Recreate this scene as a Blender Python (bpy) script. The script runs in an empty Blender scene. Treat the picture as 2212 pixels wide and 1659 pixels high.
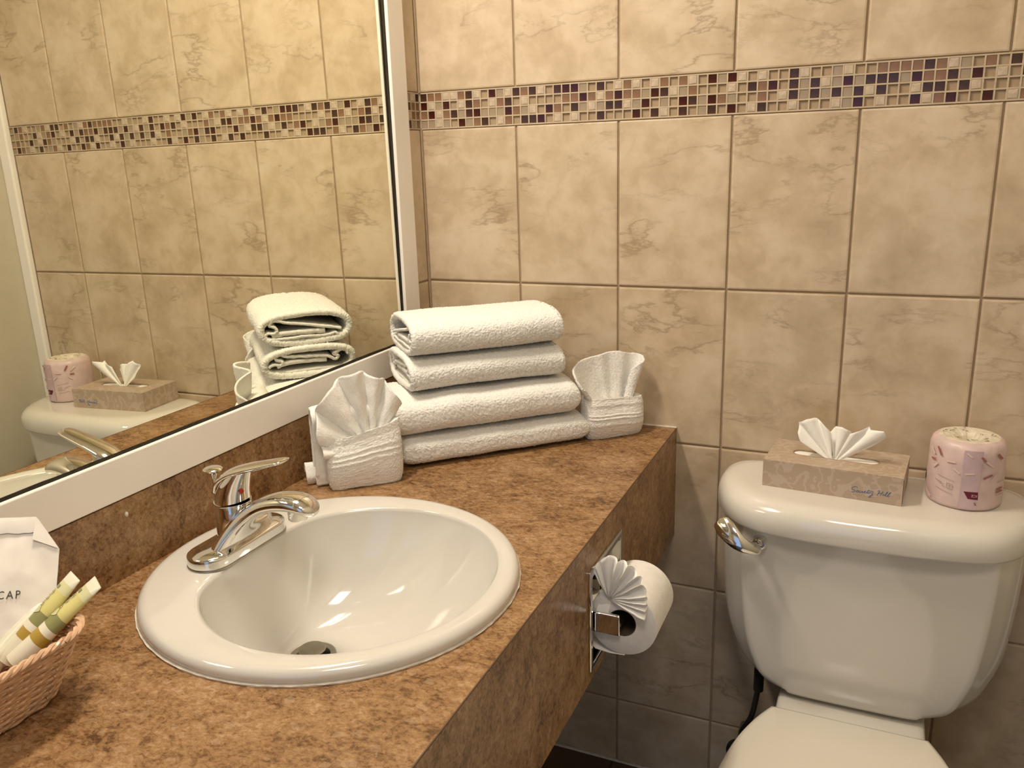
import bpy, bmesh, math, random
import numpy as np
from mathutils import Vector, Matrix, noise as mnoise

random.seed(7)
rng = np.random.default_rng(7)
SC = bpy.context.scene
COL = SC.collection
PI = math.pi

# ------------------------------------------------------------------ camera
cam_d = bpy.data.cameras.new('camera')
cam = bpy.data.objects.new('camera', cam_d)
COL.objects.link(cam)
CAM_ROT = Matrix(((0.913944, -0.078913, 0.398095),
                  (0.40473, 0.249754, -0.879668),
                  (-0.030008, 0.965088, 0.2602)))
cam.matrix_world = Matrix.Translation((0.8670040, -1.5215870, 1.3053185)) @ CAM_ROT.to_4x4()
cam_d.sensor_fit = 'HORIZONTAL'
cam_d.sensor_width = 36.0
cam_d.lens = 1794.0 / 2212.0 * 36.0
cam_d.clip_start = 0.02
SC.camera = cam

# ------------------------------------------------------------------ world, lights, exposure
world = bpy.data.worlds.new('world')
SC.world = world
world.use_nodes = True
wb = world.node_tree.nodes['Background']
wb.inputs['Color'].default_value = (0.42, 0.62, 1.0, 1)
wb.inputs['Strength'].default_value = 0.9

def area(name, loc, rot, sx, sy, power, col):
    d = bpy.data.lights.new(name, 'AREA')
    d.shape = 'RECTANGLE'; d.size = sx; d.size_y = sy
    d.energy = power; d.color = col
    o = bpy.data.objects.new(name, d)
    o.location = loc; o.rotation_euler = rot
    COL.objects.link(o)
    return o

# vanity light over the mirror (a short strip) and an added, unseen fill light at the ceiling
area('vanity_lamp', (0.075, -0.66, 2.20), (0, math.radians(-22), 0), 0.10, 0.42, 16.5, (1.0, 0.875, 0.715))
area('ceiling_fill', (0.86, -1.62, 2.37), (0, 0, 0), 0.45, 0.45, 10.5, (1.0, 0.90, 0.80))

SC.view_settings.view_transform = 'Standard'
SC.view_settings.look = 'None'
SC.view_settings.gamma = 1.0
SC.view_settings.use_curve_mapping = False
SC.view_settings.exposure = -0.05

# ------------------------------------------------------------------ helpers
def link(o, parent=None):
    COL.objects.link(o)
    if parent is not None:
        o.parent = parent
    return o

def tag(o, label=None, cat=None, group=None, kind=None):
    if label: o['label'] = label
    if cat: o['category'] = cat
    if group: o['group'] = group
    if kind: o['kind'] = kind
    return o

def empty(name, loc=(0, 0, 0), rz=0.0):
    o = bpy.data.objects.new(name, None)
    o.location = loc; o.rotation_euler = (0, 0, rz)
    o.empty_display_size = 0.05
    return link(o)

def mesh_obj(name, verts, faces, m, parent=None, smooth=True, loc=None, sharp=None):
    me = bpy.data.meshes.new(name)
    me.from_pydata([tuple(map(float, v)) for v in verts], [], faces)
    bm = bmesh.new(); bm.from_mesh(me)
    bmesh.ops.recalc_face_normals(bm, faces=bm.faces)
    bm.to_mesh(me); bm.free()
    me.polygons.foreach_set('use_smooth', [smooth] * len(me.polygons))
    if sharp and smooth:
        me.set_sharp_from_angle(angle=math.radians(sharp))
    if m: me.materials.append(m)
    o = bpy.data.objects.new(name, me)
    if loc is not None: o.location = loc
    return link(o, parent)

class MB:
    """collects simple shapes into one mesh"""
    def __init__(s): s.v = []; s.f = []
    def add(s, v, f):
        n = len(s.v); s.v += [tuple(map(float, p)) for p in v]; s.f += [tuple(i + n for i in q) for q in f]
        return s
    def box(s, a, b):
        (x0, y0, z0), (x1, y1, z1) = a, b
        return s.add([(x0,y0,z0),(x1,y0,z0),(x1,y1,z0),(x0,y1,z0),(x0,y0,z1),(x1,y0,z1),(x1,y1,z1),(x0,y1,z1)],
                     [(0,3,2,1),(4,5,6,7),(0,1,5,4),(1,2,6,5),(2,3,7,6),(3,0,4,7)])
    def loft(s, rings, cap0=True, cap1=True, closed=True):
        n = len(rings[0]); v = [p for r in rings for p in r]; f = []
        for i in range(len(rings) - 1):
            for j in range(n if closed else n - 1):
                k = (j + 1) % n
                f.append((i*n + j, i*n + k, (i+1)*n + k, (i+1)*n + j))
        if cap0: f.append(tuple(range(n))[::-1])
        if cap1: f.append(tuple(range((len(rings)-1)*n, len(rings)*n)))
        return s.add(v, f)
    def tube(s, pts, r, n=8, caps=True, up=None):
        pts = [Vector(p) for p in pts]
        if not hasattr(r, '__len__'): r = [r] * len(pts)
        rings = []; prev = None
        for i, p in enumerate(pts):
            t = (pts[min(i+1, len(pts)-1)] - pts[max(i-1, 0)])
            if t.length < 1e-9: t = Vector((0, 0, 1))
            t.normalize()
            if prev is None:
                a = Vector((0, 0, 1)) if abs(t.z) < .9 else Vector((1, 0, 0))
                u = t.cross(a).normalized()
            else:
                u = (prev - t * prev.dot(t)).normalized()
            prev = u; w = t.cross(u)
            rings.append([p + (u*math.cos(2*PI*j/n) + w*math.sin(2*PI*j/n)) * r[i] for j in range(n)])
        return s.loft(rings, caps, caps)
    def lathe(s, prof, n=32, c=(0,0,0), cap0=True, cap1=True):
        return s.loft([[(c[0]+r*math.cos(2*PI*j/n), c[1]+r*math.sin(2*PI*j/n), c[2]+z) for j in range(n)] for r, z in prof], cap0, cap1)
    def build(s, name, m, parent=None, smooth=True, sharp=40, loc=None):
        return mesh_obj(name, s.v, s.f, m, parent, smooth, loc, sharp)

def bevel(o, w, seg=2, ang=40):
    b = o.modifiers.new('bevel', 'BEVEL'); b.width = w; b.segments = seg
    b.limit_method = 'ANGLE'; b.angle_limit = math.radians(ang)
    return o

def catmull(P, n=8, closed=False):
    P = [np.array(p, float) for p in P]; out = []
    m = len(P); rngi = range(m if closed else m - 1)
    for i in rngi:
        if closed: p0, p1, p2, p3 = P[(i-1) % m], P[i], P[(i+1) % m], P[(i+2) % m]
        else: p0, p1, p2, p3 = P[max(i-1, 0)], P[i], P[i+1], P[min(i+2, m-1)]
        for k in range(n):
            t = k / n
            out.append(0.5*((2*p1) + (-p0+p2)*t + (2*p0-5*p1+4*p2-p3)*t*t + (-p0+3*p1-3*p2+p3)*t**3))
    if not closed: out.append(P[-1])
    return out

def rrect(hx, hy, r, n=6, cx=0, cy=0):
    pts = []
    for (sx, sy, a0) in ((1, 1, 0), (-1, 1, 90), (-1, -1, 180), (1, -1, 270)):
        for k in range(n + 1):
            a = math.radians(a0 + 90*k/n)
            pts.append((cx + sx*(hx - r) + r*math.cos(a), cy + sy*(hy - r) + r*math.sin(a)))
    return pts

def text_mesh(body, size, m, spacing=1.0, sx=1.0):
    c = bpy.data.curves.new('lettering', 'FONT'); c.body = body; c.size = size
    c.space_character = spacing; c.resolution_u = 2
    o = bpy.data.objects.new('lettering', c); COL.objects.link(o)
    dg = bpy.context.evaluated_depsgraph_get(); dg.update()
    me = bpy.data.meshes.new_from_object(o.evaluated_get(dg))
    bpy.data.objects.remove(o); bpy.data.curves.remove(c)
    for v in me.vertices: v.co.x *= sx
    me.materials.clear(); me.materials.append(m)
    return me

# ------------------------------------------------------------------ materials
def new_mat(name):
    m = bpy.data.materials.new(name); m.use_nodes = True
    nt = m.node_tree; b = nt.nodes['Principled BSDF']
    return m, nt, b

def N(nt, t, **kw):
    n = nt.nodes.new(t)
    for k, v in kw.items():
        if k in n.inputs: n.inputs[k].default_value = v
        else: setattr(n, k, v)
    return n

def ramp(nt, stops, interp='LINEAR'):
    r = nt.nodes.new('ShaderNodeValToRGB'); r.color_ramp.interpolation = interp
    el = r.color_ramp.elements
    while len(el) < len(stops): el.new(0.5)
    for e, (p, c) in zip(el, stops):
        e.position = p; e.color = (*c, 1) if len(c) == 3 else c
    return r

def plain(name, col, rough=0.5, metal=0.0, spec=0.5, coat=0.0, var=0.04, scale=25.0, bump=0.0, bscale=200.0, **kw):
    """procedural material: base colour with slight noise variation and optional fine bump"""
    m, nt, b = new_mat(name)
    tc = N(nt, 'ShaderNodeTexCoord')
    no = N(nt, 'ShaderNodeTexNoise', Scale=scale, Detail=3.0)
    nt.links.new(tc.outputs['Object'], no.inputs['Vector'])
    c = np.array(col, float)
    r = ramp(nt, [(0.35, tuple(np.clip(c*(1-var), 0, 1))), (0.65, tuple(np.clip(c*(1+var), 0, 1)))])
    nt.links.new(no.outputs['Fac'], r.inputs['Fac'])
    nt.links.new(r.outputs['Color'], b.inputs['Base Color'])
    b.inputs['Roughness'].default_value = rough
    b.inputs['Metallic'].default_value = metal
    b.inputs['Specular IOR Level'].default_value = spec
    b.inputs['Coat Weight'].default_value = coat
    b.inputs['Coat Roughness'].default_value = 0.06
    if bump:
        n2 = N(nt, 'ShaderNodeTexNoise', Scale=bscale, Detail=4.0)
        nt.links.new(tc.outputs['Object'], n2.inputs['Vector'])
        bp = N(nt, 'ShaderNodeBump', Strength=bump, Distance=0.002)
        nt.links.new(n2.outputs['Fac'], bp.inputs['Height'])
        nt.links.new(bp.outputs['Normal'], b.inputs['Normal'])
    for k, v in kw.items(): b.inputs[k].default_value = v
    return m

def tile_material():
    m, nt, b = new_mat('beige_marbled_tile'); L = nt.links.new
    tc = N(nt, 'ShaderNodeTexCoord'); oi = N(nt, 'ShaderNodeObjectInfo')
    mul = N(nt, 'ShaderNodeMath', operation='MULTIPLY'); mul.inputs[1].default_value = 37.0
    L(oi.outputs['Random'], mul.inputs[0])
    add = N(nt, 'ShaderNodeVectorMath', operation='ADD')
    L(tc.outputs['Object'], add.inputs[0]); L(mul.outputs[0], add.inputs[1])
    # cloudy body: broad drifts plus broken small patches
    n1 = N(nt, 'ShaderNodeTexNoise', Scale=10.0, Detail=3.0, Roughness=0.5, Distortion=0.3)
    L(add.outputs[0], n1.inputs['Vector'])
    n2 = N(nt, 'ShaderNodeTexNoise', Scale=32.0, Detail=7.0, Roughness=0.62, Distortion=0.4)
    L(add.outputs[0], n2.inputs['Vector'])
    mxf = N(nt, 'ShaderNodeMix', data_type='FLOAT'); mxf.inputs['Factor'].default_value = 0.42
    L(n1.outputs['Fac'], mxf.inputs['A']); L(n2.outputs['Fac'], mxf.inputs['B'])
    r1 = ramp(nt, [(0.33, (0.455, 0.350, 0.228)), (0.46, (0.535, 0.420, 0.285)), (0.53, (0.590, 0.472, 0.332)), (0.60, (0.625, 0.510, 0.370)), (0.72, (0.655, 0.545, 0.41))])
    L(mxf.outputs['Result'], r1.inputs['Fac'])
    # fine cracked veins rising to the right
    mp = N(nt, 'ShaderNodeMapping'); mp.inputs['Rotation'].default_value = (0, math.radians(26), 0)
    mp.inputs['Scale'].default_value = (0.55, 1.0, 1.45)
    L(add.outputs[0], mp.inputs['Vector'])
    nv = N(nt, 'ShaderNodeTexNoise', Scale=6.5, Detail=9.0, Roughness=0.60, Distortion=0.25)
    L(mp.outputs[0], nv.inputs['Vector'])
    sb = N(nt, 'ShaderNodeMath', operation='SUBTRACT'); sb.inputs[1].default_value = 0.47
    L(nv.outputs['Fac'], sb.inputs[0])
    ab = N(nt, 'ShaderNodeMath', operation='ABSOLUTE'); L(sb.outputs[0], ab.inputs[0])
    rv = ramp(nt, [(0.0, (1, 1, 1)), (0.007, (0.6, 0.6, 0.6)), (0.020, (0.12, 0.12, 0.12)), (0.06, (0, 0, 0))]); L(ab.outputs[0], rv.inputs['Fac'])
    nm = N(nt, 'ShaderNodeTexNoise', Scale=8.0, Detail=2.0); L(add.outputs[0], nm.inputs['Vector'])
    rm = ramp(nt, [(0.44, (0.05, 0.05, 0.05)), (0.64, (0.62, 0.62, 0.62))]); L(nm.outputs['Fac'], rm.inputs['Fac'])
    mm = N(nt, 'ShaderNodeMath', operation='MULTIPLY'); L(rv.outputs['Color'], mm.inputs[0]); L(rm.outputs['Color'], mm.inputs[1])
    mx = N(nt, 'ShaderNodeMix', data_type='RGBA'); mx.inputs['B'].default_value = (0.27, 0.185, 0.11, 1)
    L(mm.outputs[0], mx.inputs['Factor']); L(r1.outputs['Color'], mx.inputs['A'])
    L(mx.outputs['Result'], b.inputs['Base Color'])
    b.inputs['Roughness'].default_value = 0.36; b.inputs['Specular IOR Level'].default_value = 0.38
    bp = N(nt, 'ShaderNodeBump', Strength=0.08, Distance=0.002); L(n2.outputs['Fac'], bp.inputs['Height'])
    L(bp.outputs['Normal'], b.inputs['Normal'])
    return m

def laminate_material():
    m, nt, b = new_mat('brown_stone_laminate'); L = nt.links.new
    tc = N(nt, 'ShaderNodeTexCoord')
    mp = N(nt, 'ShaderNodeMapping'); mp.inputs['Rotation'].default_value = (0, 0, math.radians(-24)); mp.inputs['Scale'].default_value = (0.72, 1.0, 0.9)
    L(tc.outputs['Object'], mp.inputs['Vector'])
    a = N(nt, 'ShaderNodeTexNoise', Scale=230.0, Detail=6.0, Roughness=0.75, Distortion=0.5); L(mp.outputs[0], a.inputs['Vector'])
    e = N(nt, 'ShaderNodeTexNoise', Scale=78.0, Detail=7.0, Roughness=0.68, Distortion=0.7); L(mp.outputs[0], e.inputs['Vector'])
    c = N(nt, 'ShaderNodeTexNoise', Scale=17.0, Detail=3.0); L(mp.outputs[0], c.inputs['Vector'])
    m1 = N(nt, 'ShaderNodeMix', data_type='FLOAT'); m1.inputs['Factor'].default_value = 0.45
    L(a.outputs['Fac'], m1.inputs['A']); L(e.outputs['Fac'], m1.inputs['B'])
    m2 = N(nt, 'ShaderNodeMix', data_type='FLOAT'); m2.inputs['Factor'].default_value = 0.22
    L(m1.outputs['Result'], m2.inputs['A']); L(c.outputs['Fac'], m2.inputs['B'])
    r = ramp(nt, [(0.39, (0.070, 0.031, 0.011)), (0.445, (0.165, 0.080, 0.029)), (0.495, (0.262, 0.143, 0.058)), (0.545, (0.33, 0.192, 0.088)), (0.61, (0.43, 0.28, 0.155))])
    L(m2.outputs['Result'], r.inputs['Fac'])
    # sparse pale flakes
    vo = N(nt, 'ShaderNodeTexVoronoi', Scale=150.0); L(mp.outputs[0], vo.inputs['Vector'])
    sx = N(nt, 'ShaderNodeSeparateColor'); L(vo.outputs['Color'], sx.inputs[0])
    rf = ramp(nt, [(0.92, (0, 0, 0)), (0.98, (0.26, 0.26, 0.26))]); L(sx.outputs[0], rf.inputs['Fac'])
    fx = N(nt, 'ShaderNodeMix', data_type='RGBA'); fx.inputs['B'].default_value = (0.50, 0.36, 0.235, 1)
    L(rf.outputs['Color'], fx.inputs['Factor']); L(r.outputs['Color'], fx.inputs['A'])
    L(fx.outputs['Result'], b.inputs['Base Color'])
    b.inputs['Roughness'].default_value = 0.36; b.inputs['Specular IOR Level'].default_value = 0.42
    return m

def terry_material(name, col=(0.94, 0.925, 0.875), scale=420.0, strength=0.55):
    m, nt, b = new_mat(name); L = nt.links.new
    tc = N(nt, 'ShaderNodeTexCoord')
    a = N(nt, 'ShaderNodeTexNoise', Scale=scale, Detail=3.0, Roughness=0.65); L(tc.outputs['Object'], a.inputs['Vector'])
    r = ramp(nt, [(0.3, tuple(np.array(col)*0.86)), (0.62, col)]); L(a.outputs['Fac'], r.inputs['Fac'])
    L(r.outputs['Color'], b.inputs['Base Color'])
    bp = N(nt, 'ShaderNodeBump', Strength=strength, Distance=0.003); L(a.outputs['Fac'], bp.inputs['Height'])
    L(bp.outputs['Normal'], b.inputs['Normal'])
    b.inputs['Roughness'].default_value = 0.95; b.inputs['Specular IOR Level'].default_value = 0.1
    b.inputs['Sheen Weight'].default_value = 0.25; b.inputs['Sheen Roughness'].default_value = 0.5
    return m

def damask_material():
    m, nt, b = new_mat('tan_damask_card'); L = nt.links.new
    tc = N(nt, 'ShaderNodeTexCoord')
    nz = N(nt, 'ShaderNodeTexNoise', Scale=70.0, Detail=2.0); L(tc.outputs['Object'], nz.inputs['Vector'])
    ad = N(nt, 'ShaderNodeVectorMath', operation='MULTIPLY_ADD'); ad.inputs[1].default_value = (0.02, 0.02, 0.02)
    L(nz.outputs['Color'], ad.inputs[0]); L(tc.outputs['Object'], ad.inputs[2])
    v = N(nt, 'ShaderNodeTexVoronoi', Scale=44.0, feature='SMOOTH_F1'); L(ad.outputs[0], v.inputs['Vector'])
    w = N(nt, 'ShaderNodeMath', operation='SINE')
    ml = N(nt, 'ShaderNodeMath', operation='MULTIPLY'); ml.inputs[1].default_value = 19.0
    L(v.outputs['Distance'], ml.inputs[0]); L(ml.outputs[0], w.inputs[0])
    r = ramp(nt, [(0.40, (0.44, 0.335, 0.245)), (0.60, (0.50, 0.40, 0.315))]); L(w.outputs[0], r.inputs['Fac'])
    L(r.outputs['Color'], b.inputs['Base Color'])
    b.inputs['Roughness'].default_value = 0.5
    return m

M = {}
M['tile'] = tile_material()
M['grout'] = plain('tan_grout', (0.36, 0.265, 0.17), 0.9, var=0.06, scale=60, bump=0.2)
M['mosaic_grout'] = plain('light_grout', (0.50, 0.40, 0.28), 0.9, var=0.05, scale=80, bump=0.2)
M['mD'] = plain('dark_brown_glass', (0.060, 0.026, 0.016), 0.22, var=0.25, scale=50)
M['mR'] = plain('oxblood_glass', (0.055, 0.010, 0.006), 0.14, var=0.3, scale=50)
M['mB'] = plain('mid_brown_glass', (0.23, 0.125, 0.07), 0.25, var=0.15, scale=40)
M['mA'] = plain('amber_glass', (0.30, 0.125, 0.045), 0.14, var=0.2, scale=40)
M['mT'] = plain('taupe_glass', (0.335, 0.26, 0.175), 0.25, var=0.08, scale=40)
M['mL'] = plain('pale_glass', (0.43, 0.335, 0.23), 0.14, var=0.08, scale=40)
M['mS'] = plain('cream_stone', (0.49, 0.395, 0.29), 0.6, var=0.12, scale=110, bump=0.4, bscale=260)
M['laminate'] = laminate_material()
M['white_paint'] = plain('white_gloss_paint', (0.89, 0.85, 0.79), 0.32, var=0.015, scale=12, bump=0.05, bscale=90)
M['ceiling'] = plain('ceiling_paint', (0.80, 0.76, 0.70), 0.9, var=0.02, bump=0.1)
M['greige'] = plain('greige_wall_paint', (0.55, 0.50, 0.39), 0.8, var=0.02, bump=0.1, bscale=300)
M['olive'] = plain('upper_wall_paint', (0.36, 0.30, 0.16), 0.85, var=0.03, bump=0.1, bscale=300)
M['floor'] = plain('dark_brown_floor_tile', (0.10, 0.06, 0.032), 0.4, var=0.2, scale=9, bump=0.1)
M['dark_grout'] = plain('dark_floor_grout', (0.06, 0.045, 0.03), 0.9)
M['black_edge'] = plain('desilvered_mirror_edge', (0.022, 0.017, 0.012), 0.7, var=0.5, scale=60)
M['caulk'] = plain('white_caulk', (0.66, 0.60, 0.51), 0.6, var=0.08, scale=120, bump=0.4, bscale=150)
M['ceramic'] = plain('white_ceramic', (0.72, 0.685, 0.615), 0.10, var=0.01, scale=4, coat=0.6)
M['glaze'] = plain('white_basin_glaze', (0.64, 0.615, 0.565), 0.10, var=0.01, scale=4, coat=0.6)
M['chrome'] = plain('chrome', (0.80, 0.79, 0.76), 0.06, 1.0, var=0.02, scale=30)
M['satin'] = plain('worn_steel', (0.36, 0.34, 0.29), 0.34, 1.0, var=0.08, scale=60)
M['black'] = plain('black_void', (0.012, 0.010, 0.009), 0.7)
M['red'] = plain('red_dot', (0.45, 0.02, 0.012), 0.35)
M['terry'] = terry_material('white_terry')
M['terry_thin'] = terry_material('white_washcloth_terry', (0.93, 0.91, 0.86), 520.0, 0.35)
M['hem'] = plain('woven_hem', (0.84, 0.81, 0.745), 0.9, var=0.03, scale=200, bump=0.2, bscale=700)
M['tissue'] = plain('white_tissue', (0.93, 0.91, 0.85), 0.9, var=0.02, scale=60, bump=0.08, bscale=400)
M['paper'] = plain('white_packet_paper', (0.80, 0.76, 0.69), 0.62, var=0.05, scale=24, bump=0.12, bscale=60)
M['tp'] = plain('toilet_paper', (0.80, 0.77, 0.72), 0.95, var=0.03, scale=90, bump=0.25, bscale=500)
M['core'] = plain('cardboard_core', (0.10, 0.065, 0.04), 0.9)
M['damask'] = damask_material()
M['card_edge'] = plain('card_slot_edge', (0.36, 0.22, 0.10), 0.7)
M['pink'] = plain('pink_wrap_paper', (0.66, 0.50, 0.475), 0.38, var=0.07, scale=45, bump=0.5, bscale=45)
M['pink_dark'] = plain('mauve_overlap_paper', (0.56, 0.41, 0.43), 0.38, var=0.07, scale=45, bump=0.5, bscale=45)
M['rose'] = plain('rose_ink', (0.36, 0.13, 0.11), 0.5)
M['pale_ink'] = plain('pale_pink_ink', (0.74, 0.56, 0.50), 0.5)
M['maroon'] = plain('maroon_ink', (0.13, 0.008, 0.025), 0.45)
M['grey_ink'] = plain('grey_ink', (0.20, 0.17, 0.13), 0.6)
M['cream_paper'] = plain('cream_wrap_paper', (0.70, 0.63, 0.50), 0.5, var=0.1, scale=90, bump=0.5, bscale=90)
M['blue_ink'] = plain('blue_ink', (0.03, 0.11, 0.32), 0.5)
M['tan_ink'] = plain('tan_ink', (0.28, 0.16, 0.08), 0.5)
M['black_ink'] = plain('black_ink', (0.035, 0.026, 0.02), 0.5)
M['wicker'] = plain('blond_wicker', (0.62, 0.40, 0.25), 0.30, var=0.14, scale=60)
M['tube_plastic'] = plain('frosted_tube_plastic', (0.72, 0.70, 0.55), 0.35, var=0.03, scale=40, coat=0.2)
M['tube_cream'] = plain('cream_tube_plastic', (0.76, 0.71, 0.56), 0.35, var=0.03, coat=0.2)
M['lotion'] = plain('yellow_green_lotion', (0.60, 0.545, 0.20), 0.32, var=0.10, scale=30, coat=0.2)
M['sage'] = plain('sage_green_print', (0.25, 0.25, 0.09), 0.4)
M['sage_light'] = plain('pale_sage_print', (0.60, 0.58, 0.33), 0.4)
M['gold'] = plain('mustard_print', (0.40, 0.26, 0.035), 0.4)
M['rubber'] = plain('black_rubber', (0.02, 0.018, 0.016), 0.5)
M['seat'] = plain('glossy_seat_plastic', (0.76, 0.71, 0.61), 0.16, var=0.01, scale=6, coat=0.3)
M['wood_door'] = plain('white_door_paint', (0.70, 0.66, 0.60), 0.5, var=0.02)

def mirror_material():
    m, nt, b = new_mat('mirror_silver')
    tc = N(nt, 'ShaderNodeTexCoord'); no = N(nt, 'ShaderNodeTexNoise', Scale=3.0)
    nt.links.new(tc.outputs['Object'], no.inputs['Vector'])
    r = ramp(nt, [(0.3, (0.915, 0.91, 0.775)), (0.7, (0.93, 0.925, 0.80))])
    nt.links.new(no.outputs['Fac'], r.inputs['Fac']); nt.links.new(r.outputs['Color'], b.inputs['Base Color'])
    b.inputs['Metallic'].default_value = 1.0; b.inputs['Roughness'].default_value = 0.0
    return m
M['mirror'] = mirror_material()

# ------------------------------------------------------------------ room shell
W_X, R_X, Y_REAR, CEIL = -0.004, 1.235, -2.7, 2.40

def pillow_tile(w, h, t=0.006, e=0.0022):
    """tile lying in the xz plane, face towards -y at y=0, pillowed edges"""
    a = [(0, t, 0), (w, t, 0), (w, t, h), (0, t, h)]
    b_ = [(0, e, 0), (w, e, 0), (w, e, h), (0, e, h)]
    c = [(e*.35, e*.3, e*.35), (w-e*.35, e*.3, e*.35), (w-e*.35, e*.3, h-e*.35), (e*.35, e*.3, h-e*.35)]
    d = [(e*1.4, 0, e*1.4), (w-e*1.4, 0, e*1.4), (w-e*1.4, 0, h-e*1.4), (e*1.4, 0, h-e*1.4)]
    mb = MB(); mb.loft([a, b_, c, d], False, True)
    return mb

_cache = {}
def tile_mesh(w, h):
    k = (round(w, 4), round(h, 4))
    if k not in _cache:
        mb = pillow_tile(w, h)
        me = bpy.data.meshes.new('tile'); me.from_pydata(mb.v, [], mb.f)
        bm = bmesh.new(); bm.from_mesh(me); bmesh.ops.recalc_face_normals(bm, faces=bm.faces); bm.to_mesh(me); bm.free()
        me.materials.append(M['tile']); _cache[k] = me
    return _cache[k]

G = 0.0036
rows = [(0.0, 0.158), (0.158, 0.461), (0.461, 0.764), (0.764, 1.067), (1.067, 1.3700), (1.4388, 1.7418)]
cols = [-0.004, 0.2034, 0.4064, 0.6094, 0.8124, 1.0154, 1.197]
ZS0, ZS1 = 1.3700, 1.4388

wall_back = MB().box((-0.20, 0.0035, 0), (R_X + 0.15, 0.12, CEIL)).build('wall_back', M['grout'], smooth=False)
tag(wall_back, kind='structure')
for z0, z1 in rows:
    for i in range(len(cols) - 1):
        w = cols[i+1] - cols[i] - G; h = z1 - z0 - G
        o = bpy.data.objects.new('tile', tile_mesh(w, h)); o.location = (cols[i] + G/2, 0, z0 + G/2)
        link(o, wall_back)
# painted wall above the tiling
o = MB().box((-0.2, -0.001, 1.7425), (R_X, 0.02, CEIL)).build('painted_upper_wall', M['olive'], wall_back, smooth=False)

# mosaic border
R1 = "DBBSSBDSARTSD" "BDSLDRRTADLS" "BSASBABSLRTR" "SASLADSLATSA" "LBBBBDBSTABLD" "DSBTALSBDT"
R2 = "RSTRASDBASBDL" "SAAALBBRBSBR" "BBTRDSTBALAS" "ADBRADTDSTRT" "DDDTRBBDTRLSL" "RBTSDALBTS"
R3 = "BRSBDTDRTTTRB" "TSLRBADTSTDD" "STRATARDTRBT" "LABLSDTDTDTD" "SDALSDDLDSAAL" "TBDSTRLABD"
R4 = "TTSTLRTBDLSBA" "DDRASLSLLDLL" "ARADSADLTDLR" "LSDALSLLASTR" "LSAARSBRLARAS" "BTLDASTBRL"
PITCH, SQ = 0.01673, 0.0143
rowz = [1.4297, 1.4130, 1.3962, 1.3793]
DEEP = {'A': 0.0042, 'L': 0.0042, 'D': 0.0016, 'R': 0.0018, 'B': 0.0012, 'T': 0.0014, 'S': 0.0003}
def mosaic_mesh(k):
    mb = MB(); s = SQ/2; d = DEEP[k]
    if k == 'S':
        mb.loft([[(-s, .006, -s), (s, .006, -s), (s, .006, s), (-s, .006, s)], [(-s, d+.0008, -s), (s, d+.0008, -s), (s, d+.0008, s), (-s, d+.0008, s)],
                 [(-s*.8, d-.0006, -s*.82), (s*.82, d-.0002, -s*.8), (s*.8, d-.0006, s*.8), (-s*.82, d-.0001, s*.78)]], False, True)
    else:
        mb.loft([[(-s, .0065, -s), (s, .0065, -s), (s, .0065, s), (-s, .0065, s)], [(-s, d+.0004, -s), (s, d+.0004, -s), (s, d+.0004, s), (-s, d+.0004, s)],
                 [(-s*.94, d, -s*.94), (s*.94, d, -s*.94), (s*.94, d, s*.94), (-s*.94, d, s*.94)]], False, True)
    me = bpy.data.meshes.new('mosaic_tile'); me.from_pydata(mb.v, [], mb.f)
    bm = bmesh.new(); bm.from_mesh(me); bmesh.ops.recalc_face_normals(bm, faces=bm.faces); bm.to_mesh(me); bm.free()
    me.materials.append(M['m' + k]); return me
MOS = {k: mosaic_mesh(k) for k in 'DRBATLS'}
NCOL = 71
for zc, R in zip(rowz, (R1, R2, R3, R4)):
    for j in range(NCOL):
        o = bpy.data.objects.new('mosaic_tile', MOS[R[j]])
        o.location = (0.0044 + j*PITCH, 0, zc)
        if R[j] == 'S': o.rotation_euler = (0, random.choice((0, PI/2, PI, -PI/2)), 0)
        link(o, wall_back)
g = MB()
zb = [ZS0 + .0018] + [(rowz[i] + rowz[i+1])/2 for i in (2, 1, 0)] + [ZS1 - .0018]
hw = (PITCH - SQ)/2
g.box((W_X, 0.0004, rowz[0] + SQ/2), (1.197, 0.0064, ZS1 + 0.0004)); g.box((W_X, 0.0004, ZS0 - .0004), (1.197, 0.0064, rowz[3] - SQ/2))
for i in range(3): g.box((W_X, 0.0004, rowz[i+1] + SQ/2), (1.197, 0.0064, rowz[i] - SQ/2))
for zc in rowz:
    for j in range(NCOL + 1):
        x = 0.0044 + (j - .5)*PITCH
        g.box((x - hw, 0.0005, zc - SQ/2), (x + hw, 0.0064, zc + SQ/2))
g.build('mosaic_grout', M['mosaic_grout'], wall_back, smooth=False)

# left wall: plain wall behind the mirror, tiled strip between mirror frame and corner
wall_left = MB().box((-0.16, Y_REAR, 0), (-0.022, 0.0035, CEIL)).build('wall_left', M['greige'], smooth=False)
tag(wall_left, kind='structure')
MB().box((-0.022, -0.0560, 0.902), (W_X - 0.0035, 0.0035, CEIL)).build('grout_bed', M['grout'], wall_left, smooth=False)
for z0, z1 in rows[3:]:
    z0 = max(z0, 0.905)
    o = bpy.data.objects.new('tile', tile_mesh(0.0500, z1 - z0 - G))
    o.rotation_euler = (0, 0, PI/2); o.location = (W_X, -0.0555, z0 + G/2)
    link(o, wall_left)
for zc, s in zip(rowz, ("TSD", "RBB", "SBB", "DTB")):
    for j, k in enumerate(s[::-1]):
        o = bpy.data.objects.new('mosaic_tile', MOS[k]); o.rotation_euler = (0, 0, PI/2)
        o.location = (W_X, -0.0088 - j*PITCH, zc); link(o, wall_left)
g = MB()
g.box((W_X-.0064, -0.056, rowz[0] + SQ/2), (W_X-.0004, 0, ZS1 + 0.0004)); g.box((W_X-.0064, -0.056, ZS0 - .0004), (W_X-.0004, 0, rowz[3] - SQ/2))
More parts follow.
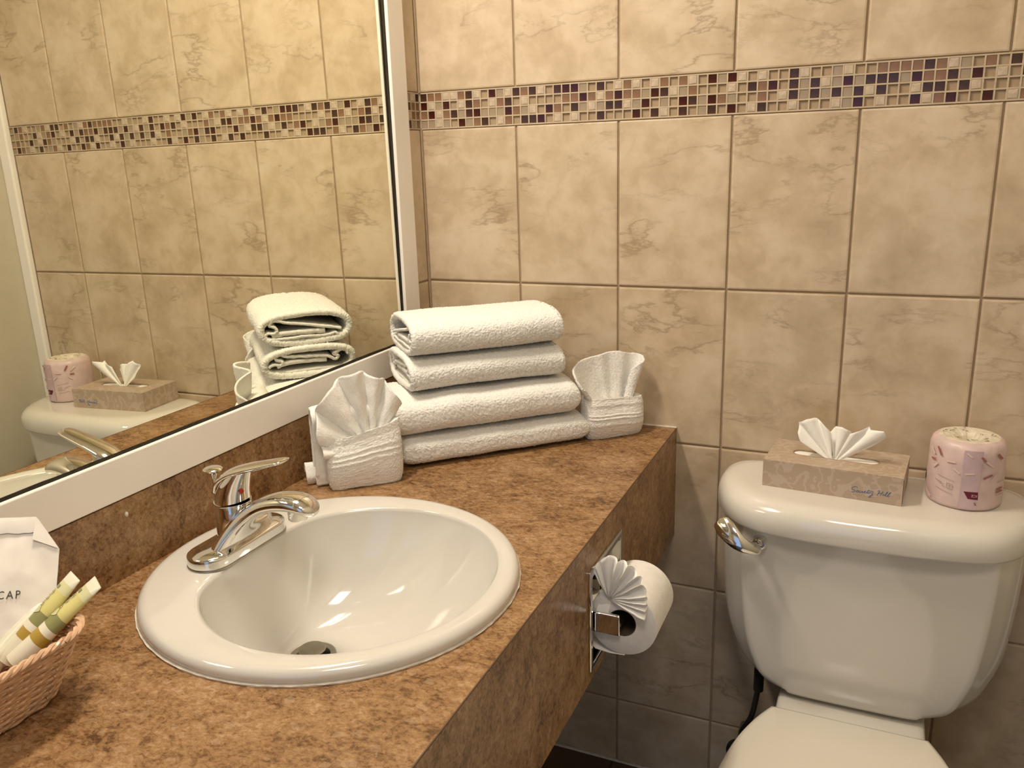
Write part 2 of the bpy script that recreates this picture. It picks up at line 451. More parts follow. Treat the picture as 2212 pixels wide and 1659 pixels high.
for i in range(3): g.box((W_X-.0064, -0.056, rowz[i+1] + SQ/2), (W_X-.0004, 0, rowz[i] - SQ/2))
for zc in rowz:
    for j in range(4):
        y = -0.0088 - (j - .5)*PITCH
        g.box((W_X-.0064, y - hw, zc - SQ/2), (W_X-.0005, y + hw, zc + SQ/2))
g.build('mosaic_grout', M['mosaic_grout'], wall_left, smooth=False)
# slim corner bead between the two tiled walls
tag(MB().box((W_X - 0.004, -0.0030, 0.90), (W_X + 0.0026, 0.0035, ZS0 - .0006)).box((W_X - 0.004, -0.0030, ZS1 + .0006), (W_X + 0.0026, 0.0035, CEIL)).build('trim_1', M['grout'], smooth=False), kind='structure')

# right wall, its bright vertical trim, rear wall with doorway, floor, ceiling
tag(MB().box((R_X, Y_REAR, 0), (R_X + 0.12, 0.0035, CEIL)).build('wall_right', M['greige'], smooth=False), kind='structure')
tag(bevel(MB().box((1.199, -0.014, 0), (R_X, 0.0035, CEIL)).build('trim_2', M['white_paint'], smooth=False), .004), kind='structure')
wr = MB()
wr.box((-0.16, Y_REAR - .1, 0), (0.30, Y_REAR, CEIL)); wr.box((1.08, Y_REAR - .1, 0), (R_X + .12, Y_REAR, CEIL)); wr.box((0.30, Y_REAR - .1, 2.03), (1.08, Y_REAR, CEIL))
tag(wr.build('wall_rear', M['greige'], smooth=False), kind='structure')
fr = MB(); fr.box((0.24, Y_REAR, 0), (0.30, Y_REAR + .015, 2.09)); fr.box((1.08, Y_REAR, 0), (1.14, Y_REAR + .015, 2.09)); fr.box((0.30, Y_REAR, 2.03), (1.08, Y_REAR + .015, 2.09))
tag(fr.build('trim_3', M['white_paint'], smooth=False), kind='structure')
tag(MB().box((-0.2, Y_REAR - .1, CEIL), (R_X + .15, 0.12, CEIL + .1)).build('ceiling', M['ceiling'], smooth=False), kind='structure')
floor = MB().box((-0.2, Y_REAR - .6, -0.1), (R_X + .15, 0.12, -0.003)).build('floor', M['dark_grout'], smooth=False)
tag(floor, kind='structure')
fm = MB().loft([[(0,0,-.004),(.296,0,-.004),(.296,.296,-.004),(0,.296,-.004)], [(0,0,-.0015),(.296,0,-.0015),(.296,.296,-.0015),(0,.296,-.0015)],
                [(.002,.002,0),(.294,.002,0),(.294,.294,0),(.002,.294,0)]], False, True)
fme = bpy.data.meshes.new('floor_tile'); fme.from_pydata(fm.v, [], fm.f); fme.materials.append(M['floor'])
for i in range(5):
    for j in range(9):
        x = -0.20 + i*.30; y = -0.30 - j*.30
        if y < Y_REAR - .02: continue
        link(bpy.data.objects.new('floor_tile', fme), floor).location = (x, y, 0)
# caulk bead where wall meets floor
tag(MB().tube([(0.0, -0.002, 0.001), (R_X - .04, -0.002, 0.001)], 0.0035, 6).build('floor_caulk', M['caulk']), kind='structure')

# ------------------------------------------------------------------ mirror with white frame
MT = 0.0054616
def mx_at(z): return -0.00924 - MT*(z - 1.067)
mirror = empty('wall_mirror', (0, -0.70, 0.90))
tag(mirror, 'large wall mirror in a flat white painted frame above the backsplash', 'mirror')
def mchild(mb, name, m, smooth=False, bev=0.0):
    o = mb.build(name, m, mirror, smooth=smooth); o.matrix_parent_inverse = Matrix.Translation((0, 0.70, -0.90))
    if bev: bevel(o, bev)
    return o
FZ0, FZ1, FZ2, FZ3 = 0.9018, 0.9570, 1.86, 1.92
FY0, FY1, FYE = -0.0535, -0.1085, -1.62
za, zb_ = FZ1 + .0012, FZ2 + .02
mg = MB().loft([[(mx_at(za) - .004, FY1 - .0005, za), (mx_at(za) - .004, FYE + .05, za), (mx_at(zb_) - .004, FYE + .05, zb_), (mx_at(zb_) - .004, FY1 - .0005, zb_)],
                [(mx_at(za), FY1 - .0005, za), (mx_at(za), FYE + .05, za), (mx_at(zb_), FYE + .05, zb_), (mx_at(zb_), FY1 - .0005, zb_)]])
mchild(mg, 'glass', M['mirror'])
e_ = MB()
NS = 90
def ragged(a0, a1, f):
    return [f(a0 + (a1 - a0)*i/NS, 0.0028 + 0.0012*mnoise.noise(Vector((i*.35, a0*7, 0))) + 0.0008*mnoise.noise(Vector((i*.05, 3, a1)))) for i in range(NS + 1)]
# peeled, blackened silvering along the right and bottom edges
outer = [(mx_at(za + (zb_-za)*i/NS) + .0004, FY1 - .0004, za + (zb_-za)*i/NS) for i in range(NS + 1)]
inner = ragged(za, zb_, lambda z, w: (mx_at(z) + .0004, FY1 - .0004 - w - 0.0012, z))
e_.loft([outer, inner], False, False, closed=False)
y_a, y_b = FY1 - .0004, FYE + .05
outer = [(mx_at(za) + .0004, y_a + (y_b-y_a)*i/NS, za) for i in range(NS + 1)]
inner = ragged(y_a, y_b, lambda y, w: (mx_at(za) + .0004, y, za + w*0.8))
e_.loft([outer, inner], False, False, closed=False)
mchild(e_, 'blackened_edge', M['black_edge'])
XF0, XF1 = -0.0062, 0.0010
mchild(MB().box((XF0, FYE, FZ0), (XF1, FY0, FZ1)), 'bottom_rail', M['white_paint'], bev=.0016)
mchild(MB().box((XF0, FY1, FZ1 + .0002), (XF1, FY0, FZ3)), 'side_stile', M['white_paint'], bev=.0016)
mchild(MB().box((XF0, FYE, FZ2), (XF1, FY1 - .0002, FZ3)), 'top_rail', M['white_paint'], bev=.0016)
mchild(MB().box((XF0, FYE, FZ1 + .0002), (XF1, FYE + .06, FZ2 - .0002)), 'side_stile', M['white_paint'], bev=.0016)

# ------------------------------------------------------------------ vanity counter
ZC = 0.796; CX1 = 0.5255; CY0 = -1.72; CXB = -0.002
SCX, SCY, SRX, SRY = 0.2545, -0.737, 0.238, 0.231
counter = empty('vanity_counter', (0.26, -0.85, 0.571))
tag(counter, 'brown mottled laminate vanity counter with deep front apron and low backsplash', 'counter')
def cchild(mb, name, m, smooth=False):
    o = mb.build(name, m, counter, smooth=smooth); o.matrix_parent_inverse = Matrix.Translation((-0.26, 0.85, -0.571)); return o
NH = 64
def hole_ring(z, k=0.94):
    return [(SCX + SRX*k*math.cos(2*PI*i/NH), SCY + SRY*k*math.sin(2*PI*i/NH), z) for i in range(NH)]
def rect_ring(z):
    out = []
    x0, x1, y0, y1 = CXB - .012, CX1, CY0, -0.001
    for i in range(NH):
        a = 2*PI*i/NH; c, s = math.cos(a), math.sin(a)
        t = min(((x1 - SCX)/c if c > 1e-9 else (x0 - SCX)/c if c < -1e-9 else 9), ((y1 - SCY)/s if s > 1e-9 else (y0 - SCY)/s if s < -1e-9 else 9))
        out.append((SCX + t*c, SCY + t*s, z))
    for cx, cy in ((x0, y0), (x0, y1), (x1, y0), (x1, y1)):   # snap the nearest sample onto each corner
        i = min(range(NH), key=lambda q: (out[q][0]-cx)**2 + (out[q][1]-cy)**2); out[i] = (cx, cy, z)
    return out
top = MB(); top.loft([hole_ring(ZC - .018), hole_ring(ZC), rect_ring(ZC), rect_ring(ZC - .018), hole_ring(ZC - .018)], False, False)
cchild(top, 'countertop', M['laminate'])
# apron with an opening for the recessed paper holder
HY0, HY1, HZ0, HZ1 = -0.520, -0.385, 0.5985, 0.737
AZ0 = 0.5715
ap = MB(); t = 0.019
for (y0, y1, z0, z1) in ((CY0, HY0, AZ0, ZC - .0185), (HY1, -0.001, AZ0, ZC - .0185), (HY0, HY1, AZ0, HZ0), (HY0, HY1, HZ1, ZC - .0185)):
    ap.box((CX1 - t, y0, z0), (CX1 - .0002, y1, z1))
cchild(ap, 'apron', M['laminate'])
cchild(MB().box((CX1 - .0013, CY0, ZC - .0012), (CX1 + .0001, -.001, ZC + .0002)), 'edge_seam', plain('dark_seam', (0.10, 0.05, 0.022), 0.5))
cchild(MB().box((CXB - .012, CY0, ZC), (CXB, -.001, 0.8995)), 'backsplash', M['laminate'])
cchild(MB().tube([(CXB + .001, -.0015, ZC + .0005), (CX1, -.0015, ZC + .0005)], 0.0022, 6), 'caulk_bead', M['caulk'], True)
dr = MB().lathe([(0.0001, .003), (.0022, .002), (.003, 0)], 12)
o = mesh_obj('dried_drip', [(v[2], v[0], v[1]*1.5) for v in dr.v], dr.f, M['caulk'], counter); o.location = (CXB - .26, -0.822 + .85, 0.879 - .571)

# ------------------------------------------------------------------ sink basin
sink = empty('sink_basin', (SCX, SCY, ZC))
tag(sink, 'round white ceramic drop-in sink set into the brown counter', 'sink')
NA = 96
DRX, DRY = 0.205 - SCX, -0.737 - SCY
def lip(a):
    # bowl opening, flattened towards the faucet ledge
    cx, cy, rx, ry = 0.283 - SCX, -0.735 - SCY, 0.182, 0.190
    c, s = math.cos(a), math.sin(a)
    n = 2.0
    x = cx + rx*c; y = cy + ry*s
    lim = 0.118 - SCX            # back edge of the bowl
    if x < lim + 0.03:
        d = lim + 0.03 - x
        x = lim + 0.03 - 0.03*(1 - math.exp(-d/0.03))
    return x, y
rings = []
H = 0.0175
def rim_ring(k, z): return [(SRX*k*math.cos(2*PI*i/NA), SRY*k*math.sin(2*PI*i/NA), z) for i in range(NA)]
for k, z in ((0.93, -.02), (0.955, -.004), (0.985, 0.001), (0.996, 0.003), (1.0, 0.0065), (0.997, 0.0105), (0.985, 0.0145), (0.968, 0.0168), (0.945, H)):
    rings.append(rim_ring(k, z))
def mixring(w, z, k=0.945, sh=1.0):
    out = []
    for i in range(NA):
        a = 2*PI*i/NA; ox, oy = SRX*k*math.cos(a), SRY*k*math.sin(a); lx, ly = lip(a)
        out.append((ox + (lx-ox)*w, oy + (ly-oy)*w, z))
    return out
rings.append(mixring(0.5, H - .0008)); rings.append(mixring(0.9, H - .0015)); rings.append(mixring(1.0, H - .0025))
def bowl(t):
    # t 0 at the lip, 1 at the drain
    out = []
    for i in range(NA):
        a = 2*PI*i/NA; lx, ly = lip(a)
        dx, dy = DRX + .030*math.cos(a), DRY + .030*math.sin(a)
        u = t**1.0
        rad = 1 - u                         # 1 lip .. 0 drain
        f = rad
        z = H - .0025 - 0.142*(1 - f**2.3)**0.80
        out.append((dx + (lx-dx)*f, dy + (ly-dy)*f, z))
    return out
for t in (0.006, .015, .03, .05, .08, .12, .17, .23, .30, .38, .47, .56, .66, .76, .86, .94, 1.0):
    rings.append(bowl(t))
zd = rings[-1][0][2]
rings.append([(DRX + .0285*math.cos(2*PI*i/NA), DRY + .0285*math.sin(2*PI*i/NA), zd - .003) for i in range(NA)])
o = MB().loft(rings, False, False).build('basin', M['glaze'], sink, sharp=180)
# caulk round the rim, rough edged
cr = []
for k, z in ((0.97, 0.0), (1.004, 0.0002), (1.006, 0.0022), (0.985, 0.0028)):
    cr.append([((SRX*k + (.0012*random.random() if k > 1 else 0))*math.cos(2*PI*i/180), (SRY*k + (.0012*random.random() if k > 1 else 0))*math.sin(2*PI*i/180), z) for i in range(180)])
MB().loft(cr, False, False).build('caulk_ring', M['caulk'], sink)
MB().lathe([(.0305, -.001), (.0310, .0012), (.029, .0022), (.0235, .0006), (.0215, -.004), (.0215, -.02)], 40, (DRX, DRY, zd), False, False).build('drain_flange', M['satin'], sink)
MB().lathe([(.0205, -.025), (.0205, -.022)], 32, (DRX, DRY, zd), True, True).build('drain_throat', M['black'], sink)
MB().lathe([(.008, -.024), (.008, .003), (.0172, .0042), (.0183, .0062), (.0175, .0078), (.012, .0086), (.0001, .0090)], 36, (DRX, DRY, zd + .0035), True, True).build('stopper', M['satin'], sink)

# ------------------------------------------------------------------ faucet
FB = ZC + H - .001
faucet = empty('faucet', (0.099, -0.737, FB))
tag(faucet, 'chrome single-lever faucet on the back ledge of the white sink', 'faucet')
hx, hy = 0.0305, 0.080
def stadium(sx, sy, z, n=14):
    r = sx; out = []
    for sgn, a0 in ((1, 0), (-1, 180)):
        for k in range(n + 1):
            a = math.radians(a0 + 180*k/n)
            out.append((r*math.cos(a), sgn*(sy - r) + r*math.sin(a), z))
    return out
MB().loft([stadium(hx + .0006, hy + .0006, 0), stadium(hx + .0006, hy + .0006, .0022), stadium(hx, hy, .003)]).build('gasket', M['satin'], faucet)
wings = MB().loft([stadium(hx, hy, .003), stadium(hx, hy, .0135), stadium(hx - .0008, hy - .0008, .0152), stadium(hx - .003, hy - .003, .0166), stadium(hx - .010, hy - .010, .0190), stadium(hx - .020, hy - .022, .0205)])
wings.build('base_plate', M['chrome'], faucet, sharp=50)
# body: flares from the base and sweeps forward into the spout
def sect(p, tdir, hw_, ht, n=28, flat=1.0, pw=2.4):
    p = Vector(p); t_ = Vector(tdir).normalized(); side = Vector((0, 1, 0)); up = t_.cross(side); up = -up if up.z < 0 and abs(t_.z) < .99 else up
    out = []
    for k in range(n):
        a = 2*PI*k/n; c, s = math.cos(a), math.sin(a)
        e = 2/pw
        cc = math.copysign(abs(c)**e, c); ss = math.copysign(abs(s)**e, s)
        if s < 0: ss *= flat
        out.append(p + side*(hw_*cc) + up*(ht*ss))
    return out
path = [(.007, 0, .003), (.0125, 0, .0175), (.019, 0, .0315), (.0285, 0, .0455), (.041, 0, .0580), (.058, 0, .0690), (.079, 0, .0755), (.100, 0, .0780), (.115, 0, .0765), (.125, 0, .0725), (.1305, 0, .0675), (.1320, 0, .0640)]
hws = [.066, .057, .0470, .0370, .0290, .0242, .0222, .0214, .0202, .0180, .0130, .005]
hts = [.0215, .0190, .0170, .0155, .0145, .0138, .0135, .0135, .0125, .0105, .0070, .003]
rs = []
for i, p in enumerate(path):
    a = Vector(path[max(i-1, 0)]); b_ = Vector(path[min(i+1, len(path)-1)])
    rs.append(sect(p, b_ - a, hws[i], hts[i], flat=.62))
spout = MB().loft(rs).build('spout', M['chrome'], faucet, sharp=70)
ss_ = spout.modifiers.new('sub', 'SUBSURF'); ss_.levels = 1; ss_.render_levels = 2
MB().lathe([(.0122, 0), (.0128, .002), (.0128, .015)], 28, (.106, 0, .0565), True, True).build('aerator', M['chrome'], spout)
MB().lathe([(.0262, .010), (.0248, .022), (.0240, .040), (.0240, .0640), (.0236, .0648)], 40, (-.001, 0, 0), False, True).build('column', M['chrome'], faucet)
MB().lathe([(.0244, .0648), (.0248, .0660), (.0244, .0672)], 40, (-.001, 0, 0)).build('collar', M['chrome'], faucet)
# lever hub: column cap leaning forward, then blade
hub = []
for (x, z, rx, ry) in ((-.001, .0672, .0238, .0238), (.0010, .080, .0228, .0228), (.006, .093, .0212, .0208), (.013, .105, .0185, .0176), (.021, .115, .0150, .0140)):
    hub.append([(x + rx*math.cos(2*PI*k/36), ry*math.sin(2*PI*k/36), z + .16*rx*math.cos(2*PI*k/36)) for k in range(36)])
lever_hub = MB().loft(hub).build('lever_hub', M['chrome'], faucet, sharp=60)
bl = catmull([(-.0265, .0740), (-.0195, .0850), (-.0080, .0975), (.010, .1085), (.032, .1165), (.056, .1235), (.078, .1300), (.0945, .1345)], 5)
bw = np.interp(np.linspace(0, 1, len(bl)), [0, .06, .2, .45, .7, .9, .97, 1], [.004, .0105, .0165, .0185, .0160, .0140, .0115, .005])
bt = np.interp(np.linspace(0, 1, len(bl)), [0, .1, .4, .7, .93, 1], [.002, .0050, .0066, .0052, .0034, .0014])
rs = []
for i, (x, z) in enumerate(bl):
    a = bl[max(i-1, 0)]; b_ = bl[min(i+1, len(bl)-1)]
    rs.append(sect((x, 0, z), (b_[0]-a[0], 0, b_[1]-a[1]), bw[i], bt[i], 24, 1.0, 2.0))
MB().loft(rs).build('lever', M['chrome'], faucet, sharp=70)
dt = MB().lathe([(.0001, .0012), (.0027, .0009), (.0034, 0)], 18, (0, 0, 0), False, False)
dot = dt.build('hot_mark', M['red'], lever_hub); dot.location = (.0245, -.0085, .0860); dot.rotation_euler = (0, math.radians(80), math.radians(-24))
dot['label'] = 'red temperature dot'
rod = MB(); rod.tube([(-.0340, .004, .012), (-.0335, .003, .050), (-.0310, .002, .096)], .0022, 10)
rod.lathe([(.0028, 0), (.0040, .004), (.0052, .008), (.0125, .0125), (.0130, .0142), (.0110, .0160), (.0001, .0165)], 24, (-.0310, .002, .092))
rod.build('lift_rod', M['chrome'], faucet)

# ------------------------------------------------------------------ towels
E_ = Vector((0.71, 0.704, 0)).normalized(); N_ = Vector((E_.y, -E_.x, 0))   # along the front, out of the front
P0 = Vector((0.148, -0.379, ZC))
def terry_noise(v, amp_l, amp_f, seed, sl=18.0):
    out = []
    for p in v:
        q = Vector((p[0]*sl + seed, p[1]*sl, p[2]*sl))
        n = mnoise.noise_vector(q)*amp_l
        out.append((p[0] + n.x, p[1] + n.y, p[2] + n.z))
    a = np.array(out)
    return a + rng.normal(0, amp_f, a.shape)

def stack_empty(name, s_mid, h, label, off=0.0):
    e = empty(name, tuple(P0 + E_*s_mid + N_*off + Vector((0, 0, h))), math.atan2(E_.y, E_.x))
    return tag(e, label, 'towel', 'white towels stacked on the counter')
# local frame of a towel: x along the front, -y out of the front, z up

def sup(hd, hh, n, p, c=(0, 0)):
    """superellipse cross-section in (d,z)"""
    out = []
    for k in range(n):
        a = 2*PI*k/n; c_, s_ = math.cos(a), math.sin(a)
        out.append((c[0] + hd*math.copysign(abs(c_)**(2/p), c_), c[1] + hh*math.copysign(abs(s_)**(2/p), s_)))
    return out

def rough(v, faces, amp):
    """terry loops: jitter every vertex along its normal"""
    me = bpy.data.meshes.new('tmp'); me.from_pydata([tuple(p) for p in v], [], faces)
    bm = bmesh.new(); bm.from_mesh(me); bmesh.ops.recalc_face_normals(bm, faces=bm.faces); bm.to_mesh(me); bm.free()
    nr = np.zeros(len(me.vertices)*3); me.vertices.foreach_get('normal', nr); nr = nr.reshape(-1, 3)
    bpy.data.meshes.remove(me)
    return np.asarray(v) + nr*rng.normal(0, amp, (len(v), 1))

def fold_slab(name, parent, Lx, D, Hh, m, seed, p=3.2, endr=0.022, sag=0.003, nx=200, nn_=200):
    rings = []
    for i in range(nx + 1):
        u = i/nx; x = -Lx/2 + Lx*u
        de = min(u, 1-u)*Lx
        f = 1.0 if de >= endr else math.sqrt(max(0.0, 1 - ((endr - de)/endr)**2))
        k = 0.45 + 0.55*f if de < endr else 1.0
        hh = Hh/2*k; hd = D/2*(0.95 + 0.05*f)
        dz = sag*mnoise.noise(Vector((x*9, seed, 0)))
        ring = []
        for d, z in sup(hd, hh, nn_, p):
            w = 1 + 0.02*mnoise.noise(Vector((x*14, seed*2, d*20)))
            ring.append((x, d*w, Hh/2 + dz*(1 if z > 0 else 0) + z))
        rings.append(ring)
    mb = MB().loft(rings)
    v = terry_noise(mb.v, 0.0020, 0.00005, seed, 13.0)
    v = rough(v, mb.f, 0.00055)
    v[:, 2] = np.maximum(v[:, 2], 0.0003)
    return mesh_obj(name, v, mb.f, m, parent)

# four folded towels, widest at the bottom
DT = 0.180
T = [(-0.005, 0.350, 0.000, 0.054, 'bottom folded white bath towel of the stack in the counter corner'),
     (-0.018, 0.332, 0.053, 0.071, 'second white bath towel from the bottom of the corner stack'),
     (0.021, 0.309, 0.124, 0.062, 'third folded white towel up, just below the top one'),
     (0.027, 0.307, 0.185, 0.066, 'topmost folded white hand towel of the corner stack')]
for i, (s0, s1, h0, hh, lab) in enumerate(T[:2]):
    e = stack_empty('folded_towel', (s0+s1)/2, h0, lab, -DT/2)
    fold_slab('towel_body', e, s1 - s0, DT, hh, M['terry'], 3.1 + i*5, p=3.4 if i == 0 else 2.9)

def ribbon(path, t, Lx, nx, closed=False, x0=None, endround=0.004, wob=0.0, seed=0.0):
    """sheet of thickness t following a (d,z) path, extruded along x"""
    P = [np.array(q, float) for q in path]; n = len(P)
    nor = []
    for i in range(n):
        a = P[(i-1) % n] if closed or i > 0 else P[i]; b = P[(i+1) % n] if closed or i < n-1 else P[i]
        d = b - a; d /= max(np.linalg.norm(d), 1e-9); nor.append(np.array([-d[1], d[0]]))
    loop_o = [P[i] + nor[i]*t/2 for i in range(n)]; loop_i = [P[i] - nor[i]*t/2 for i in range(n)]
    xs = [-Lx/2 + Lx*k/nx for k in range(nx + 1)]
    mb = MB()
    if closed:
        # a tube wall: outer skin, inner skin and the two rounded end rims
        def ring(L, P_, x, k): return [(x, P_[i][0] + (L[i][0]-P_[i][0])*k, P_[i][1] + (L[i][1]-P_[i][1])*k) for i in range(n)]
        er = t/2
        seq = [(loop_i, x, 1.0) for x in xs[::-1] if abs(x) < Lx/2 - er]
        for k in range(7):
            a = PI*k/6; L = loop_i if k < 3 else loop_o
            seq.append((L, -Lx/2 + er - er*math.sin(a), abs(math.cos(a))))
        seq += [(loop_o, x, 1.0) for x in xs if abs(x) < Lx/2 - er]
        for k in range(7):
            a = PI*k/6; L = loop_o if k < 3 else loop_i
            seq.append((L, Lx/2 - er + er*math.sin(a), abs(math.cos(a))))
        seq.append(seq[0])
        mb.loft([ring(L, P, x, k) for L, x, k in seq], False, False)
    else:
        ring2 = loop_o + loop_i[::-1]
        rings = []
        for x in xs:
            w = wob*mnoise.noise(Vector((x*30, seed, 0)))
            rings.append([(x, q[0], q[1] + w) for q in ring2])
        m2 = len(ring2); v = [p for r in rings for p in r]; f = []
        for i in range(len(rings)-1):
            for j in range(m2):
                k = (j+1) % m2; f.append((i*m2+j, i*m2+k, (i+1)*m2+k, (i+1)*m2+j))
        for base in (0, (len(rings)-1)*m2):
            for i in range(n-1): f.append((base+i, base+i+1, base+m2-2-i, base+m2-1-i))
        mb.add(v, f)
    return mb

def scaled(pts, D, Hh): return [((q[0]-.5)*D*-1, q[1]*Hh) for q in pts]   # d: 0 front .. 1 back  ->  local y
inner_a = [(.10,.27),(.16,.24),(.20,.30),(.26,.26),(.34,.25),(.52,.27),(.74,.26),(.88,.27),(.935,.36),(.90,.45),(.835,.43),(.80,.50),(.815,.60),(.87,.66),(.85,.76),(.79,.78),(.68,.70),(.48,.60),(.28,.49),(.13,.40)]
inner_b = [(.30,.38),(.40,.395),(.60,.405),(.78,.395),(.86,.36)]
inner_c = [(.09,.62),(.10,.74),(.15,.78),(.20,.72),(.24,.66),(.19,.58),(.23,.50),(.30,.62),(.42,.66),(.58,.69),(.72,.72),(.80,.82),(.86,.78),(.84,.66),(.78,.60),(.80,.50),(.88,.52),(.93,.45)]
inner_d = [(.32,.50),(.50,.53),(.70,.54),(.84,.44)]
inner_e = [(.12,.22),(.40,.25),(.70,.24),(.92,.26)]
for i, (s0, s1, h0, hh, lab) in enumerate(T[2:]):
    D = 0.176
    e = stack_empty('folded_towel', (s0+s1)/2, h0, lab, -D/2 - .017)
    Lx = s1 - s0
    tt = 0.0125
    path = sup(D/2 - tt/2, hh/2 - tt/2, 240, 2.7, (0, hh/2))
    mb = ribbon(path, tt, Lx, 180, closed=True)
    v = terry_noise(mb.v, 0.0030, 0.00005, 21.7 + 9*i, 10.0)
    v = rough(v, mb.f, 0.00060)
    v[:, 2] = np.maximum(v[:, 2], 0.0002)
    mesh_obj('outer_fold', v, mb.f, M['terry'], e)
    sheets = ((inner_a, .0050), (inner_b, .0085)) if i == 1 else ((inner_c, .0050), (inner_d, .007), (inner_e, .006))
    for k, (pp, th) in enumerate(sheets):
        pth = catmull(scaled(pp, D, hh), 6)
        mb = ribbon(pth, th, Lx - .003 - .003*k, 24, wob=0.0015, seed=k)
        v = terry_noise(mb.v, 0.0009, 0.00028, 40 + k + i*3, 40.0)
        mesh_obj('inner_fold', v, mb.f, M['terry'], e)

# ---- washcloths folded into fans
def pleat_fan(name, parent, c, a0, a1, rfun, npl, amp, th, m, base_r=0.012, na=170, nr=18, yfun=None, cup=0.0, phase=0.0, irr=0.0, seed=0.0):
    """pleated cloth radiating from c in the local xz plane; pleats move it in y"""
    v = []; f = []
    for i in range(na + 1):
        u = i/na; a = math.radians(a0 + (a1 - a0)*u); R = rfun(u)
        uw = u + irr*0.06*mnoise.noise(Vector((u*5.0, seed, 0))) * 2
        am = amp*(1 + irr*1.1*mnoise.noise(Vector((u*4.0, seed + 5, 1))))
        ph_ = 2*PI*(npl*uw + phase)
        tri = math.sin(ph_); tri = math.copysign(abs(tri)**(0.75 + .4*irr), tri)
        R *= 1 + irr*0.10*mnoise.noise(Vector((u*9.0, seed + 9, 2)))
        for j in range(nr + 1):
            w = j/nr; r = base_r + (R - base_r)*w
            y = (yfun(u, w) if yfun else 0) - am*tri*(w**0.75) - cup*w*w
            side = (0.35 - .1*irr)*am*math.cos(ph_)*w
            v.append((c[0] + r*math.cos(a) - side*math.sin(a), c[1] + y, c[2] + r*math.sin(a) + side*math.cos(a)))
    for i in range(na):
        for j in range(nr):
            f.append((i*(nr+1)+j, (i+1)*(nr+1)+j, (i+1)*(nr+1)+j+1, i*(nr+1)+j+1))
    if irr: v = terry_noise(v, 0.0012, 0.0, seed + 3, 45.0); v = rough(v, f, 0.00022)
    o = mesh_obj(name, v, f, m, parent)
    s = o.modifiers.new('thick', 'SOLIDIFY'); s.thickness = th; s.offset = 0
    return o

def lapel_cloth(name, parent, sec, zb, prof, m, th, w0=0.42, ns=10, nr=60, seed=0.0):
    """cloth gathered in the pocket and opening upwards; sec is its (x,y) section at full width, edges curling forward"""
    S = catmull(sec, ns); n = len(S); v = []; f = []
    for i in range(n):
        u = i/(n-1); zt = float(np.interp(u, prof[0], prof[1]))
        for j in range(nr + 1):
            w = j/nr; k = w0 + (1 - w0)*w**0.8
            v.append((S[i][0]*k, S[i][1]*(0.5 + .5*w), zb + (zt - zb)*w))
    for i in range(n-1):
        for j in range(nr): f.append((i*(nr+1)+j, (i+1)*(nr+1)+j, (i+1)*(nr+1)+j+1, i*(nr+1)+j+1))
    v = terry_noise(v, 0.0018, 0.0, seed, 30.0); v = rough(v, f, 0.0003)
    o = mesh_obj(name, v, f, m, parent)
    s_ = o.modifiers.new('thick', 'SOLIDIFY'); s_.thickness = th; s_.offset = 0
    return o

def pocket_mesh(name, parent, x0, x1, d0, d1, hfun, m, seed, ribs=(), bulge=0.006, nz=90, nn_=190, p=3.2, lean=0.0):
    rings = []
    cx, hx_ = (x0+x1)/2, (x1-x0)/2; cy, hy_ = (d0+d1)/2, (d1-d0)/2
    for i in range(nz + 1):
        u = i/nz
        grow = 1 - 0.10*(1-u)**6 - 0.05*u**8
        b = bulge*math.sin(PI*min(1, u*1.15))
        rib = 0.0
        for (rc, rw, ra) in ribs: rib += ra*math.exp(-((u-rc)/rw)**2)
        ring = []
        for q, s_ in sup(hx_*grow, hy_*grow, nn_, p):
            x = cx + q; H_ = hfun((x - x0)/(x1 - x0))
            out = (1 + (b + rib)/hy_) if s_ < 0 else 1.0
            ring.append((x + lean*u, cy + s_*out, 0.0005 + u*H_))
        rings.append(ring)
    # fold the top inwards so it reads as an open pocket rim
    last = rings[-1]
    for k, dz in ((0.90, -.002), (0.78, -.006), (0.70, -.014)):
        rings.append([(cx + (x-cx)*k, cy + (y-cy)*k, z + dz) for x, y, z in last])
    mb = MB().loft(rings)
    v = terry_noise(mb.v, 0.0024, 0.00004, seed, 20.0); v = rough(v, mb.f, 0.0004); v[:, 2] = np.maximum(v[:, 2], 0.0003)
    return mesh_obj(name, v, mb.f, m, parent)

# left washcloth, against the backsplash
wl = empty('fan_folded_washcloth', tuple(P0 + E_*(-0.085) + N_*0.008), math.atan2(E_.y, E_.x))
tag(wl, 'white washcloth folded into a pocket and fan beside the faucet, left of the stack', 'washcloth', 'fan-folded washcloths')
# folded cloth standing behind: an upside-down U
up = catmull([(-.002, .004), (-.003, .04), (-.006, .09), (-.012, .124), (.004, .136), (.020, .130), (.028, .11), (.026, .07), (.022, .035), (.021, .003)], 8)
mb = ribbon(up, .005, 0.122, 50, wob=0.002)
v = np.array(mb.v); v[:, 0] += -0.008
v[:, 2] += np.clip(-(v[:, 0]) - .02, 0, 1)*-0.10*(v[:, 2] > .02)
v = terry_noise(v, 0.0018, 0.00028, 5.5, 22.0); v[:, 2] = np.maximum(v[:, 2], 0.0002)
mesh_obj('folded_back', v, mb.f, M['terry_thin'], wl)
pocket_mesh('pocket', wl, -0.054, 0.072, -0.034, -0.003, lambda u: 0.083 + 0.022*max(0, min(1, u)), M['terry_thin'], 8.8,
            ribs=((.50, .030, .0012), (.60, .018, .0016), (.70, .03, .0010)), bulge=.007)
def rl(u): return np.interp(u, [0, .1, .22, .38, .52, .66, .8, .92, 1], [.080, .086, .100, .118, .130, .132, .118, .104, .090])
